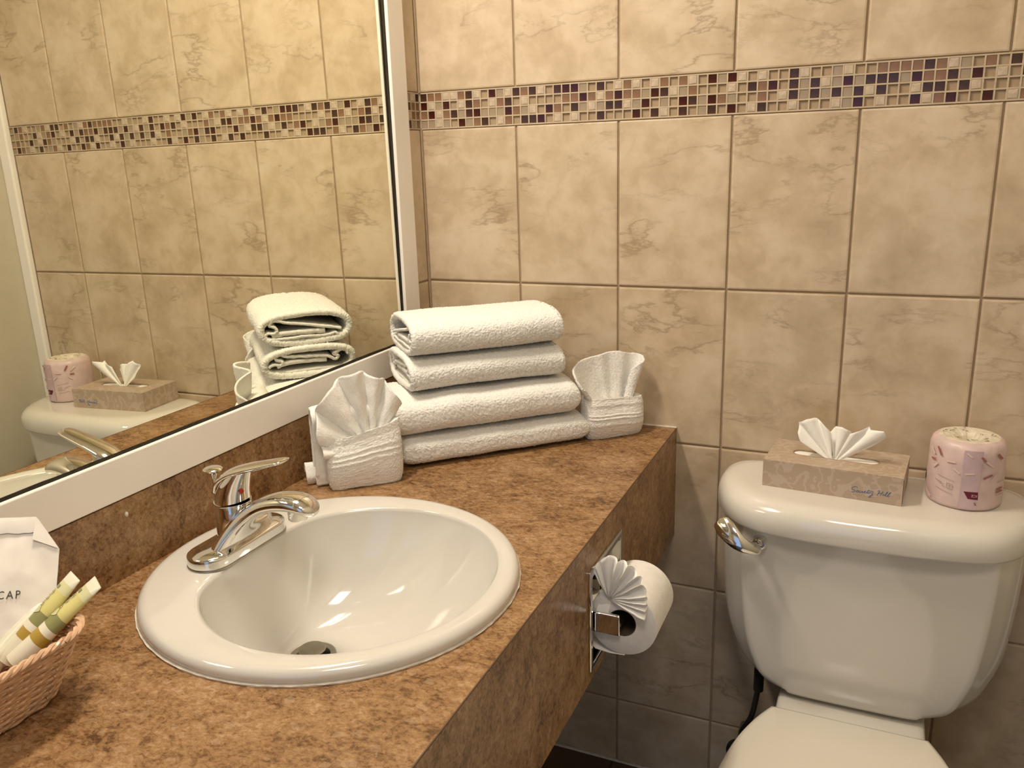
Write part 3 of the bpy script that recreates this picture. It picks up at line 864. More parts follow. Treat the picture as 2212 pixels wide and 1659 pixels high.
pleat_fan('fan', wl, (0.022, -0.020, 0.056), 178, 52, rl, 5.4, 0.0105, .0034, M['terry_thin'], na=300, nr=40,
          yfun=lambda u, w: 0.004 - 0.016*w*(1-u)**1.5 + 0.010*w*u, phase=.1, irr=0.75, seed=4.7)
mb = ribbon(catmull([(-.004, .002), (-.010, .012), (-.004, .024), (.003, .034), (.010, .030), (.012, .018)], 6), .0035, .020, 16)
v = np.array(mb.v); v[:, 0] += -0.072; v[:, 1] += .022; v = terry_noise(v, .0022, .0002, 2.2, 40)
mesh_obj('trailing_corner', v, mb.f, M['terry_thin'], wl)

# right washcloth, by the back wall
wr_ = empty('fan_folded_washcloth', tuple(P0 + E_*(0.412) + N_*(-0.030)), math.atan2(E_.y, E_.x))
tag(wr_, 'white washcloth folded into a pocket and fan against the tiled back wall', 'washcloth', 'fan-folded washcloths')
pocket_mesh('pocket', wr_, -0.068, 0.055, -0.028, 0.018, lambda u: 0.080 - 0.008*u, M['terry_thin'], 18.3,
            ribs=((.36, .05, .0012), (.52, .018, .0018), (.60, .018, .0014), (.86, .06, .0026)), bulge=.010)
sec = [(q[0]*1.06 - .010, q[1]) for q in [(.040, -.006), (.047, -.013), (.056, -.016), (.064, -.010), (.066, .000), (.060, .009), (.046, .012), (.032, .008), (.020, .011), (.006, .016), (-.010, .013), (-.024, .016), (-.042, .014), (-.058, .008),
       (-.069, -.002), (-.074, -.014), (-.070, -.024), (-.060, -.027), (-.052, -.020)]]
lapel_cloth('fan', wr_, sec, .048, ([0, .08, .2, .33, .42, .55, .7, .82, .92, 1], [.122, .134, .143, .150, .157, .155, .146, .132, .104, .092]), M['terry_thin'], .0038, seed=6.4)

# ------------------------------------------------------------------ recessed toilet-paper holder in the apron
holder = empty('paper_holder', (CX1, -0.452, 0.668))
tag(holder, 'chrome recessed toilet-paper holder let into the counter apron', 'paper holder')
# local: x out of the apron
PY, PZ = 0.078, 0.081
def plate_ring(hy_, hz_, r, x): return [(x, a, b) for a, b in rrect(hy_, hz_, r, 5)]
oy, oz = 0.0665, 0.0685
mb = MB().loft([plate_ring(oy, oz, .004, -.001), plate_ring(PY, PZ, .005, .0002), plate_ring(PY, PZ, .005, .0022), plate_ring(PY - .002, PZ - .002, .004, .0030),
                plate_ring(oy + .002, oz + .002, .004, .0030), plate_ring(oy, oz, .004, .0022), plate_ring(oy, oz, .004, -.001)], False, False)
mb.build('face_plate', M['chrome'], holder, sharp=30)
mb = MB().loft([plate_ring(oy, oz, .004, .0022), plate_ring(oy - .001, oz - .001, .004, -.030), plate_ring(oy - .018, oz - .016, .012, -.040)], False, True)
mb.build('recess_box', M['chrome'], holder, sharp=30)
for sgn in (-1, 1):
    y = sgn*0.0585
    o = MB().box((-.010, y - .003, -.020), (.040, y + .003, .012)).build('arm', M['chrome'], holder, smooth=False); bevel(o, .002, 3)
MB().tube([(.034, -.057, -.004), (.034, .057, -.004)], .007, 14).build('roller', M['satin'], holder)

RC = Vector((0.566, -0.452, 0.664))
roll = empty('toilet_roll', tuple(RC + Vector((0, 0, -.05))))
tag(roll, 'part-used toilet roll in the chrome holder, its end folded into a fan', 'toilet roll')
Rr, Lr, rc = 0.0505, 0.050, 0.0205
prof = [(rc, -Lr), (Rr - .0015, -Lr), (Rr, -Lr + .0012), (Rr, Lr - .0012), (Rr - .0015, Lr), (rc, Lr)]
n = 72
rings = [[(r*math.cos(2*PI*j/n), y, .05 + r*math.sin(2*PI*j/n)) for j in range(n)] for r, y in prof]
MB().loft(rings + [rings[0]], False, False).build('paper', M['tp'], roll, sharp=40)
MB().loft([[(rr_*math.cos(2*PI*j/36), y, .05 + rr_*math.sin(2*PI*j/36)) for j in range(36)] for rr_, y in ((rc + .0002, -Lr - .0002), (rc - .0008, -Lr), (rc - .001, Lr), (rc + .0002, Lr + .0002))], False, False).build('core', M['core'], roll)
# loose outer sheet hanging towards the wall at the bottom
pts = [(-.052, -.040), (-.040, -.0505), (-.018, -.0530), (.004, -.0515)]
mb = MB().loft([[(x, y_, .05 + z) for (x, z) in pts] for y_ in (-Lr, Lr)], False, False, closed=False)
o = mb.build('loose_sheet', M['tp'], roll); s = o.modifiers.new('thick', 'SOLIDIFY'); s.thickness = .0006
# fan of pleated paper on the front
def rtp(u): return np.interp(u, [0, .15, .35, .6, .8, 1], [.056, .056, .062, .070, .072, .054])
fan = pleat_fan('fan', roll, (-0.018, -Lr - .0045, .05 + .036), -20, 114, rtp, 10, .0042, .0005, M['tissue'], base_r=.003, na=260, nr=12,
          yfun=lambda u, w: -0.014*w + 0.006*w*w, irr=.45, seed=31.0)
fan['label'] = 'paper end pleated into a fan'
mb = ribbon(catmull([(-.004, -.018), (.001, -.010), (.004, .004), (.003, .02)], 6), .003, .03, 10)
v = np.array(mb.v); v = np.stack([v[:, 2]*0.2 + v[:, 0]*.6 - .026, v[:, 1] - Lr - .002, v[:, 2] + .05 + .025], 1)
v = terry_noise(v, .003, .0, 9.0, 60)
mesh_obj('tucked_end', v, mb.f, M['tissue'], roll)

# ------------------------------------------------------------------ toilet
TX = 0.8735
toilet = empty('toilet', (TX, -0.25, 0.0))
tag(toilet, 'white two-piece toilet with closed lid against the tiled back wall', 'toilet')
TY = 0.25
def tl(p): return (p[0] - TX, p[1] + TY, p[2])
LT = 0.757
# tank body: front outline (x, z) with large rounded lower corners, tapering to the bottom
def tank_outline(inset=0.0, n=96):
    zt, zb2 = 0.709, 0.382 + inset*.18
    wt, wbm = 0.2390 - inset, 0.198 - inset
    out = []
    pts = [(-wt, zt)]
    pts += [(-wt + .001, .64), (-wt + .005, .56), (-wt + .013, .49)]
    pts += [(-wbm - .013, .440), (-wbm + .003, .413), (-wbm + .036, .388 + inset*.2), (-.090, zb2), (0, zb2 - .001)]
    half = catmull(pts, 8)
    out = half + [(-p[0], p[1]) for p in half[-2::-1]]
    return [tuple(map(float, p)) for p in out]
def tank_ring(y, inset, bow=0.0):
    r = []
    for x, z in tank_outline(inset):
        k = (z - .39)/.325
        yy = y*(0.90 + 0.10*k) - bow*(1 - (x/.23)**2)
        r.append(tl((TX + x, yy, z)))
    return r
rings = [tank_ring(-.012, 0.001), tank_ring(-.06, 0.001), tank_ring(-.095, .0015), tank_ring(-.125, .006), tank_ring(-.150, .016), tank_ring(-.174, .032), tank_ring(-.190, .0445), tank_ring(-.1965, .048), tank_ring(-.201, .053, .004)]
base = rings[-1]
def shrink(k, dy):
    out = []
    for x, y, z in base:
        zz = .56 + (z - .56)*k
        kz = (zz - .39)/.325
        out.append((x*k, -.201*(0.90 + .10*kz) - .004*(1 - (x*k/.23)**2) + TY - dy*(1 - (x*k/.19)**2), zz))
    return out
rings += [shrink(.96, .003), shrink(.85, .006), shrink(.6, .009), shrink(.3, .010), shrink(.02, .010)]
MB().loft(rings).build('tank', M['ceramic'], toilet, sharp=180)
# tank lid
def lid_plan(k=1.0, off=0.0):
    hw_ = 0.2485 - off; yb = -0.004 - off*.7
    pts = [(-hw_ + .045, yb), (-hw_ + .018, yb - .009), (-hw_ + .003, yb - .034), (-hw_, -.090), (-hw_ + .010, -.140 + off*.5), (-hw_ + .032, -.184 + off*.8), (-hw_ + .066, -.217 + off), (-hw_ + .115, -.233 + off), (-.07, -.238 + off), (0, -.240 + off)]
    half = catmull(pts, 7)
    return [tuple(map(float, p)) for p in half] + [(-float(p[0]), float(p[1])) for p in half[-2::-1]]
def lid_ring(z, off): return [tl((TX + x, y, z)) for x, y in lid_plan(off=off)]
lid = MB().loft([lid_ring(.7055, .007), lid_ring(.7060, .002), lid_ring(.710, .0), lid_ring(.727, .0), lid_ring(.737, .0015), lid_ring(.745, .0055), lid_ring(.7512, .0115), lid_ring(.7552, .019), lid_ring(LT, .028), lid_ring(LT + .0003, .036)])
lid.build('tank_lid', M['ceramic'], toilet, sharp=180)
# flush lever
lp = catmull([(.7145, -.224, .6800), (.7100, -.236, .6815), (.6985, -.246, .6870), (.6850, -.248, .6945), (.6710, -.244, .7050), (.6585, -.236, .7150), (.6515, -.230, .7220)], 5)
lw = np.interp(np.linspace(0, 1, len(lp)), [0, .08, .3, .5, .75, .92, 1], [.006, .0105, .0105, .0135, .0165, .0135, .004])
lt_ = np.interp(np.linspace(0, 1, len(lp)), [0, .1, .4, .8, 1], [.004, .0068, .0060, .0042, .0015])
rs = []
for i, p in enumerate(lp):
    a = Vector(lp[max(i-1, 0)]); b_ = Vector(lp[min(i+1, len(lp)-1)]); t_ = (b_-a).normalized()
    u_ = t_.cross(Vector((0, -1, 0.35))).normalized(); w_ = t_.cross(u_)
    rs.append([Vector(tl(p)) + u_*(lw[i]*math.cos(2*PI*k/20)) + w_*(lt_[i]*(math.sin(2*PI*k/20) if math.sin(2*PI*k/20) < 0 else math.sin(2*PI*k/20)*.6)) for k in range(20)])
MB().loft(rs).build('flush_lever', M['chrome'], toilet, sharp=70)
pv = MB().lathe([(.0115, 0), (.0115, .010), (.009, .0135), (.0001, .0145)], 24)
o = pv.build('lever_boss', M['chrome'], toilet); o.location = tl((.7145, -.2035, .6800)); o.rotation_euler = (PI/2, 0, 0)
# bowl with rear deck, seat and lid
def seat_plan(sc=1.0, dy=0.0, back=-.268):
    L_ = [(-.121, back), (-.143, -.312), (-.163, -.372), (-.177, -.450), (-.181, -.520), (-.172, -.590), (-.145, -.655), (-.095, -.700), (-.045, -.717), (0, -.721)]
    half = catmull(L_, 6)
    return [(float(p[0])*sc, float(p[1]) + dy) for p in half] + [(-float(p[0])*sc, float(p[1]) + dy) for p in half[-2::-1]]
def pr(z, sc=1.0, dy=0.0, back=-.268):
    return [tl((TX - .002 + x, y + .027, z - .020*min(1, z/.3))) for x, y in seat_plan(sc, dy, back)]
bw_ = []
for z, sc, dy in ((0.0, .60, .06), (.02, .62, .06), (.10, .56, .07), (.20, .66, .055), (.29, .86, .025), (.345, .97, .005), (.378, 1.0, 0), (.385, .985, 0)):
    bw_.append(pr(z, sc, dy))
MB().loft(bw_).build('bowl', M['ceramic'], toilet, sharp=180)
deck = []
for z, hx2, y0, y1 in ((.30, .100, -.30, -.05), (.345, .112, -.31, -.045), (.380, .117, -.315, -.04), (.3935, .117, -.316, -.04), (.398, .113, -.312, -.043), (.3993, .105, -.305, -.05)):
    deck.append([tl((TX - .001 + a, (y0+y1)/2 + b + .027, z - .0195)) for a, b in rrect(hx2, (y1-y0)/2, .022, 6)])
MB().loft(deck).build('rear_deck', M['ceramic'], toilet, sharp=180)
MB().loft([pr(.3862, .99), pr(.390, 1.004), pr(.400, 1.004), pr(.4035, .99)]).build('seat', M['seat'], toilet, sharp=60)
MB().loft([pr(.4045, .985), pr(.408, 1.0), pr(.4155, 1.0), pr(.4190, .985), pr(.4205, .95, -.004), pr(.4215, .80, -.04, -.30), pr(.4220, .4, -.2)]).build('seat_lid', M['seat'], toilet, sharp=70)

# supply valve and hose behind the toilet
sv = empty('supply_valve', (0.703, -0.06, 0.17))
tag(sv, 'black supply hose and dark valve behind the toilet, under the tank', 'valve')
MB().tube(catmull([(.006, 0, .13), (.006, 0, .17), (.004, .002, .222)], 6), .0095, 12).build('coupling', M['rubber'], sv)
MB().tube(catmull([(.006, 0, .16), (.004, -.004, .12), (-.004, -.006, .07), (-.02, 0, .03), (-.022, .005, .0)], 6), .0055, 10).build('hose', M['rubber'], sv)
o = MB().lathe([(.0001, 0), (.020, .002), (.024, .008), (.024, .016), (.018, .022), (.0001, .024)], 24).build('valve_handle', M['rubber'], sv); o.location = (-.022, -.012, .0); o.rotation_euler = (PI/2, 0, 0)
MB().tube([(-.022, -.012, 0), (-.022, .0595, 0)], .010, 12).build('stub', M['satin'], sv)

# ------------------------------------------------------------------ tissue box on the tank lid
LZ = LT + .0005
ang = math.atan2(-.020, .2176)
tb = empty('tissue_box', (0.7065, -0.1445, LZ), ang)
tag(tb, 'tan damask-print tissue box with a white tissue pulled up, on the toilet tank', 'tissue box')
TW, TD, TH = 0.2165, 0.117, 0.0470
slot = [(x + TW/2 - .002, y + TD/2) for x, y in rrect(.068, .0125, .012, 6)]
sl_n = len(slot)
def box_ring(z, n=sl_n):
    out = []
    for (x, y) in slot:
        dx, dy = x - (TW/2 - .002), y - TD/2
        k = max(abs(dx)/.068, abs(dy)/.0125)
        dx, dy = dx/k, dy/k
        X = TW/2 + dx*(TW/2)/.068; Y = TD/2 + dy*(TD/2)/.0125
        out.append((min(max(X, 0), TW), min(max(Y, 0), TD), z))
    for c in ((0, 0), (TW, 0), (TW, TD), (0, TD)):
        i = min(range(n), key=lambda q: (out[q][0]-c[0])**2 + (out[q][1]-c[1])**2); out[i] = (c[0], c[1], z)
    return out
bx = MB().loft([box_ring(.0), box_ring(TH), [(x, y, TH) for x, y in slot], [(x, y, TH - .0012) for x, y in slot]], True, False)
carton = bx.build('carton', M['damask'], tb, smooth=False)
rim = [(TW/2 - .002 + x, TD/2 + y) for x, y in rrect(.0695, .0140, .0130, 6)]
MB().loft([[(x, y, TH + .0002) for x, y in rim], [(x, y, TH + .0002) for x, y in slot]], False, False).build('slot_edge', M['card_edge'], tb, smooth=False)
MB().box((.02, TD/2 - .022, TH - .012), (TW - .02, TD/2 + .022, TH - .0022)).build('tissue_stack', M['tissue'], tb, smooth=False)
MB().box((-.0006, .002, .003), (.0, TD - .002, TH - .002)).build('end_flap', M['damask'], tb, smooth=False)
MB().box((TW, .002, .003), (TW + .0006, .004, TH - .004)).build('end_flap', M['core'], tb, smooth=False)
def tissue_wing(c, a0, a1, rf, npl, amp, yf, ph=0.0, base=.004):
    return pleat_fan('tissue', tb, c, a0, a1, rf, npl, amp, .0006, M['tissue'], base_r=base, na=120, nr=14, yfun=yf, phase=ph)
tissue_wing((.103, .050, TH - .008), 146, 100, lambda u: float(np.interp(u, [0, .1, .3, .5, .7, .85, 1], [.062, .075, .086, .085, .078, .070, .052])), 2.2, .0060, lambda u, w: -.006*w*(1-u) + .012*w*u, .2)
tissue_wing((.104, .058, TH - .008), 104, 60, lambda u: float(np.interp(u, [0, .3, .5, .8, 1], [.048, .058, .060, .056, .050])), 1.4, .0040, lambda u, w: .012*w, .5)
tissue_wing((.104, .052, TH - .010), 66, 34, lambda u: float(np.interp(u, [0, .2, .35, .5, .7, .9, 1], [.062, .078, .088, .086, .103, .098, .070])), 1.7, .0062, lambda u, w: -.008*w*u, .1)
# lettering on the front: cursive strokes and a spaced small line
STR = [[[0.1496,0.0201],[0.1497,0.0216],[0.1473,0.0223],[0.1444,0.0212],[0.142,0.0185],[0.1425,0.0167],[0.1456,0.0163],[0.147,0.0151],[0.1462,0.0135],[0.1437,0.0123],[0.1411,0.012]],
[[0.1504,0.0163],[0.1491,0.0151],[0.1488,0.0133],[0.1506,0.013],[0.1518,0.0147],[0.1512,0.0163],[0.1504,0.0163],[0.1526,0.0156]],
[[0.1551,0.0161],[0.1534,0.0155],[0.1529,0.0134],[0.1545,0.013],[0.1565,0.0144],[0.1585,0.0161]],
[[0.1585,0.0161],[0.1578,0.014],[0.1591,0.0138],[0.1607,0.0156]],[[0.161,0.0191],[0.1613,0.0189]],
[[0.1607,0.0151],[0.1628,0.0162],[0.1625,0.0173],[0.1611,0.0156],[0.1617,0.0138],[0.1642,0.0148],[0.1657,0.0166]],
[[0.1674,0.0201],[0.1651,0.0145],[0.166,0.0137],[0.1676,0.015]],[[0.1656,0.0181],[0.1741,0.0187]],
[[0.1681,0.0166],[0.1676,0.0146],[0.1689,0.0144],[0.1708,0.0167]],
[[0.1736,0.017],[0.1724,0.0127],[0.1702,0.0083],[0.1688,0.007],[0.1685,0.0084],[0.1709,0.0109],[0.1743,0.0126]],
[[0.1801,0.0198],[0.1831,0.0212],[0.1825,0.0182],[0.1798,0.0125]],[[0.1886,0.0209],[0.1868,0.0176],[0.185,0.0129]],[[0.1816,0.0163],[0.188,0.0181]],
[[0.1891,0.0174],[0.1883,0.0146],[0.1895,0.0141],[0.191,0.0161]],[[0.1904,0.0191],[0.1907,0.0188]],
[[0.1912,0.0147],[0.1949,0.0196],[0.1948,0.021],[0.1937,0.0196],[0.192,0.0144],[0.1933,0.0137],[0.1945,0.0142]],
[[0.1942,0.0134],[0.1991,0.0195],[0.1998,0.0211],[0.1982,0.02],[0.1957,0.0147],[0.1967,0.0132],[0.1982,0.0148]]]
mb = MB()
for s in STR:
    p = catmull(s, 5) if len(s) > 2 else [np.array(q) for q in s]
    mb.tube([(q[0], -.0002, q[1]) for q in p], .00034, 5)
w_ = mb.build('script_lettering', M['blue_ink'], carton); w_['label'] = 'blue script lettering reading Society Hill'
me = text_mesh('LUXURY TISSUE', .0026, M['tan_ink'], 2.05)
o = link(bpy.data.objects.new('small_lettering', me), carton); o.location = (.1412, -.0003, .0072); o.rotation_euler = (PI/2, 0, 0)

# ------------------------------------------------------------------ wrapped roll on the tank lid
RX, RY, RR, RH = 1.0115, -0.0960, 0.0545, 0.107
wrp = empty('wrapped_toilet_roll', (RX, RY, LZ))
tag(wrp, 'new toilet roll wrapped in pink printed paper at the right of the tank', 'toilet roll')
n = 72
prof = [(.0001, .001), (.048, 0), (.0530, .0012), (RR, .006), (RR + .0004, .04), (RR, .075), (RR - .0005, .094), (RR - .003, .1015), (RR - .0075, .1058), (.043, .1075)]
rings = []
for r, z in prof:
    rings.append([((r + (.0011*mnoise.noise(Vector((3*math.cos(2*PI*j/n), 3*math.sin(2*PI*j/n), z*45))) if r > .05 else 0))*math.cos(2*PI*j/n),
                   (r + (.0011*mnoise.noise(Vector((3*math.cos(2*PI*j/n), 3*math.sin(2*PI*j/n), z*45))) if r > .05 else 0))*math.sin(2*PI*j/n), z) for j in range(n)])
wrapper = MB().loft(rings, True, False).build('wrapper', M['pink'], wrp, sharp=180)
rings = []
for r, z, a in ((.0435, .1074, 0), (.038, .1082, .0002), (.030, .1074, .0004), (.022, .1052, .0006), (.017, .1005, .0007), (.014, .092, .0006)):
    rings.append([(r*math.cos(2*PI*j/n), r*math.sin(2*PI*j/n), z + a*(1 if (j//4) % 2 else -1)) for j in range(n)])
tucked = MB().loft(rings, False, True).build('tucked_top', M['cream_paper'], wrp, smooth=False)
A0 = math.radians(-96)
def cyl_patch(mb, poly, dr=.0006, seg=8):
    """poly: list of (f, z) corners (4), f = sideways fraction of the roll's half width"""
    (fa, za_), (fb, zb3), (fc, zc_), (fd, zd_) = poly
    rows_ = []
    for k in range(seg + 1):
        t = k/seg
        pts = []
        for (f0, z0), (f1, z1) in (((fa, za_), (fb, zb3)), ((fd, zd_), (fc, zc_))):
            f = f0 + (f1-f0)*t; z = z0 + (z1-z0)*t
            a = A0 + math.asin(max(-1, min(1, f))); r = RR + .0012 + dr
            pts.append((r*math.cos(a), r*math.sin(a), z))
        rows_.append(pts)
    mb.loft(rows_, False, False, closed=False)
ov = MB(); cyl_patch(ov, [(-.06, .004), (.36, .004), (.40, .099), (-.06, .099)], .0002, 14); ov.build('overlap_flap', M['pink_dark'], wrp)
mr = MB(); cyl_patch(mr, [(.02, .0330), (.37, .0330), (.385, .0205), (.14, .0215)], .0006, 12); mr.build('maroon_label', M['maroon'], wrapper)
for a_add in (2.2, 4.1):
    q = MB()
    rows_ = []
    for k in range(9):
        a = A0 + a_add + .75*k/8; r = RR + .0012
        rows_.append([(r*math.cos(a), r*math.sin(a), .036), (r*math.cos(a + .05), r*math.sin(a + .05), .024)])
    q.loft(rows_, False, False, closed=False); q.build('maroon_label', M['maroon'], wrapper)
def dash(mb, f, z, L_, deg, w=.0028):
    a = math.radians(deg); dx, dz = math.cos(a)*L_/2, math.sin(a)*L_/2; nx_, nz_ = -math.sin(a)*w/2, math.cos(a)*w/2
    R_ = RR*1.0
    cor = [((f*R_ - dx - nx_)/R_, z - dz - nz_), ((f*R_ + dx - nx_)/R_, z + dz - nz_), ((f*R_ + dx + nx_)/R_, z + dz + nz_), ((f*R_ - dx + nx_)/R_, z - dz + nz_)]
    cyl_patch(mb, cor, .0008, 5)
def dashes(lst, name, m, w=.0028):
    for f, z, L_, d in lst:
        q = MB(); dash(q, f, z, L_, d, w); q.build(name, m, wrapper)
dashes(((-.66, .089, .014, -66), (-.80, .073, .006, 8), (.42, .0865, .009, -48), (.80, .089, .011, -58), (.56, .058, .0125, 26), (.86, .036, .008, 5), (.86, .031, .008, 5)), 'rose_dash', M['rose'])
dashes(((-.83, .086, .011, -60), (-.36, .077, .012, 3), (-.20, .064, .011, -40), (-.74, .064, .010, 60), (.12, .062, .012, 8), (.07, .092, .010, -38), (.58, .078, .013, -45), (.70, .055, .010, 60), (-.86, .014, .012, -50)), 'pale_dash', M['pale_ink'])
dashes(((-.45, .0485, .024, -12), (-.45, .0270, .024, -12), (-.62, .041, .010, -12), (-.55, .038, .008, -12), (-.48, .034, .005, -12), (.86, .048, .008, 6), (.86, .026, .008, 6)), 'printed_line', M['grey_ink'], .0006)
dashes(((-.33, .0405, .008, -10), (-.33, .0325, .008, -10), (-.405, .0375, .008, 90), (-.255, .0355, .008, 90)), 'printed_line', M['grey_ink'], .0006)
def on_roll(body, size, f, z, m, rot=0.0):
    me = text_mesh(body, size, m); a = A0 + math.asin(f); r = RR + .0022
    o = link(bpy.data.objects.new('lettering', me), wrapper)
    o.location = (r*math.cos(a), r*math.sin(a), z)
    o.rotation_euler = (Matrix.Rotation(a + PI/2, 3, 'Z') @ Matrix.Rotation(PI/2, 3, 'X') @ Matrix.Rotation(rot, 3, 'Z')).to_euler()
on_roll('2', .006, -.30, .0385, M['grey_ink'], PI)
on_roll('ICE', .0060, .36, .0285, M['pale_ink'], PI - .10)
on_roll('%', .0070, .37, .0160, M['maroon'], PI - .10)
tt_ = MB()
for k in range(26):
    a = random.uniform(-2.6, .9) if k < 18 else random.uniform(1.5, 3.2); r = random.uniform(.022, .037)
    p = Vector((r*math.cos(a), r*math.sin(a), .1092 - max(0, .030 - r)*.35)); d = Vector((math.cos(a + .9), math.sin(a + .9), 0))*random.uniform(.001, .0028)
    tt_.tube([p - d, p + d], .00045, 4)
tag(tt_.build('printed_marks', M['grey_ink'], tucked), kind='stuff')

# ------------------------------------------------------------------ toiletries basket
BX, BY, BH = 0.096, -1.150, 0.079
basket = empty('wicker_basket', (BX, BY, ZC))
tag(basket, 'small blond wicker basket of toiletries at the near end of the counter', 'basket')
def bdim(h):
    u = h/BH
    return 0.043 + 0.040*u**0.9, 0.112 + 0.018*u, 0.030 + 0.010*u
def bpath(h, n):
    hx_, hy_, r = bdim(h); pts = rrect(hx_, hy_, r, 10)
    P = [Vector((a, b, h)) for a, b in pts]; P.append(P[0])
    seg = [(P[i+1]-P[i]).length for i in range(len(P)-1)]; tot = sum(seg); out = []
    for k in range(n):
        d = tot*k/n; i = 0
        while d > seg[i]: d -= seg[i]; i += 1
        out.append(P[i].lerp(P[i+1], d/seg[i]))
    return out
NST = 44
nrow = 17
for r in range(nrow):
    h = 0.0035 + (BH - .010)*r/(nrow - 1)
    n = NST*6; base = bpath(h, n); pts = []
    for k, p in enumerate(base):
        ph = PI*(k/6.0) + (PI if r % 2 else 0)
        q = base[(k+1) % n] - base[k-1]; q.z = 0; nrm = Vector((q.y, -q.x, 0)).normalized()
        pts.append(p + nrm*(.0015*math.cos(ph)) + Vector((0, 0, .0003*math.sin(k*.7 + r))))
    pts.append(pts[0])
    mb = MB(); mb.tube(pts, .0021, 6, caps=False); mb.build('weaver', M['wicker'], basket)
st0, st1 = bpath(.001, NST), bpath(BH - .004, NST)
mids = bpath(BH*.5, NST)
for k in range(NST):
    mb = MB(); mb.tube([st0[k], mids[k], st1[k]], .0013, 5); mb.build('stake', M['wicker'], basket)
for s in range(3):
    n = 260; base = bpath(BH, n); pts = []
    for k, p in enumerate(base):
        q = base[(k+1) % n] - base[k-1]; nrm = Vector((q.y, -q.x, 0)).normalized(); a = 2*PI*(k/n*26 + s/3)
        pts.append(p + nrm*(.0024*math.cos(a) + .0012) + Vector((0, 0, .0020*math.sin(a))))
    pts.append(pts[0]); mb = MB(); mb.tube(pts, .0023, 6, caps=False); mb.build('rim_strand', M['wicker'], basket)
MB().loft([[(p.x, p.y, .001) for p in bpath(.001, 80)], [(p.x, p.y, .003) for p in bpath(.003, 80)]]).build('base', M['wicker'], basket, smooth=False)

# toiletry tubes: flat crimped end up, round below
def toiletry_tube(top, bot, width_dir, wid, label, kind):
    top, bot = Vector(top), Vector(bot); ax = (top - bot); L_ = ax.length; ax.normalize()
    wv = Vector(width_dir); wv = (wv - ax*wv.dot(ax)).normalized(); dv = ax.cross(wv)
    e = empty('toiletry_tube', tuple(bot)); tag(e, label, 'toiletry', 'toiletries in the wicker basket')
    def ringat(u, grow=0.0):
        k = u
        a = wid*0.5; b = 0.0095*(1 - k)**0.55 + .0009
        if k < .05: a *= .96
        return [ax*(u*L_) + wv*((a + grow)*math.cos(2*PI*j/28)) + dv*((b + grow)*math.sin(2*PI*j/28)) for j in range(28)]
    def band(name, u0, u1, m, grow, cap=False, n=6):
        MB().loft([ringat(u0 + (u1-u0)*k/n, grow) for k in range(n + 1)], cap, cap).build(name, m, e, sharp=60)
    if kind == 'green':
        band('body', 0, .26, M['tube_cream'], 0, True); band('gold_band', .26, .36, M['gold'], .0001); band('cream_band', .36, .43, M['tube_cream'], .0001)
        band('sage_band', .43, .56, M['sage'], .0001); band('lotion_fill', .56, .80, M['lotion'], 0); band('clear_upper', .80, .90, M['sage_light'], 0)
        band('crimped_end', .90, 1.0, M['tube_plastic'], 0, True)
        # sage sweep on the front and tiny printed panel
        f = -1 if dv.dot(Vector((0.2, -0.8, 0.5))) < 0 else 1
        def on_face(u, s, g=.0006):
            b = 0.0095*(1 - u)**0.55 + .0009; a = wid*0.5
            return ax*(u*L_) + wv*(s*a) + dv*(f*(b*math.sqrt(max(0, 1 - s*s)) + g))
        q = MB(); q.loft([[on_face(.555 + .05*math.sin(PI*t), -.85 + .9*t), on_face(.50 + .05*t*t, -.85 + .9*t)] for t in [k/8 for k in range(9)]], False, False, closed=False); q.build('leaf_print', M['sage_light'], e)
        q = MB(); q.loft([[on_face(.815, s), on_face(.855, s)] for s in (-.75, -.5, -.25)], False, False, closed=False); q.build('gold_panel', M['sage'], e)
        q = MB()
        for k in range(14):
            u = .60 + .19*k/13; q.tube([on_face(u, -.55 + .1*math.sin(k*2.1), .0008), on_face(u + .006, -.30 + .12*math.sin(k*1.3), .0008)], .00028, 4)
        q.build('fine_print', M['grey_ink'], e)
    else:
        band('body', 0, .86, M['tube_plastic'], 0, True, 10); band('crimped_end', .86, 1.0, M['paper'], 0, True)
    return e
toiletry_tube((.160, -.998, .9030), (.112, -1.066, .8400), (.75, -.45, -.2), .0235, 'nearest yellow-green lotion tube leaning at the right of the basket', 'green')
toiletry_tube((.1290, -.999, .9045), (.096, -1.065, .8370), (.85, -.30, -.15), .0235, 'yellow-green lotion tube between the nearest tube and the white packet', 'green')
toiletry_tube((.0940, -1.0190, .8770), (.0890, -1.081, .8330), (.8, -.5, -.1), .0200, 'pale clear tube lying lowest in the basket against the white packet', 'clear')

# shower-cap packet standing in the basket
U = Vector((.76, .64, -.105)).normalized(); Vv = Vector((.072 - .40*.398, .313 + .40*.88, .946 - .40*.26)); Vv = (Vv - U*Vv.dot(U)).normalized(); Nn = U.cross(Vv)
PKC = Vector((.0920, -.9852, .9224)) - U*.063 - Vv*(.765*.150)
pk = empty('shower_cap_packet', tuple(PKC))
tag(pk, 'crumpled white paper shower-cap packet standing in the basket', 'packet', 'toiletries in the wicker basket')
PW, PH_ = 0.126, 0.150
def pk_pt(u, v_, g=0.0):
    # u across -1..1, v_ 0..1 up
    wob = .0020*mnoise.noise(Vector((u*2.2, v_*4, 1.7))) + .0011*mnoise.noise(Vector((u*6, v_*9, 4.2)))
    belly = .006*(1 - u*u)*math.sin(PI*min(1, v_*1.1))
    return U*(u*PW/2) + Vv*(v_*PH_) + Nn*(wob + belly + g)
nu, nv = 40, 44
vf = []; ff = []
def topcut(u): return min(1.0, 1.0 - max(0, (u - .62))*.62)
for i in range(nu + 1):
    for j in range(nv + 1):
        u = -1 + 2*i/nu; vv = j/nv*topcut(u); vf.append(pk_pt(u, vv))
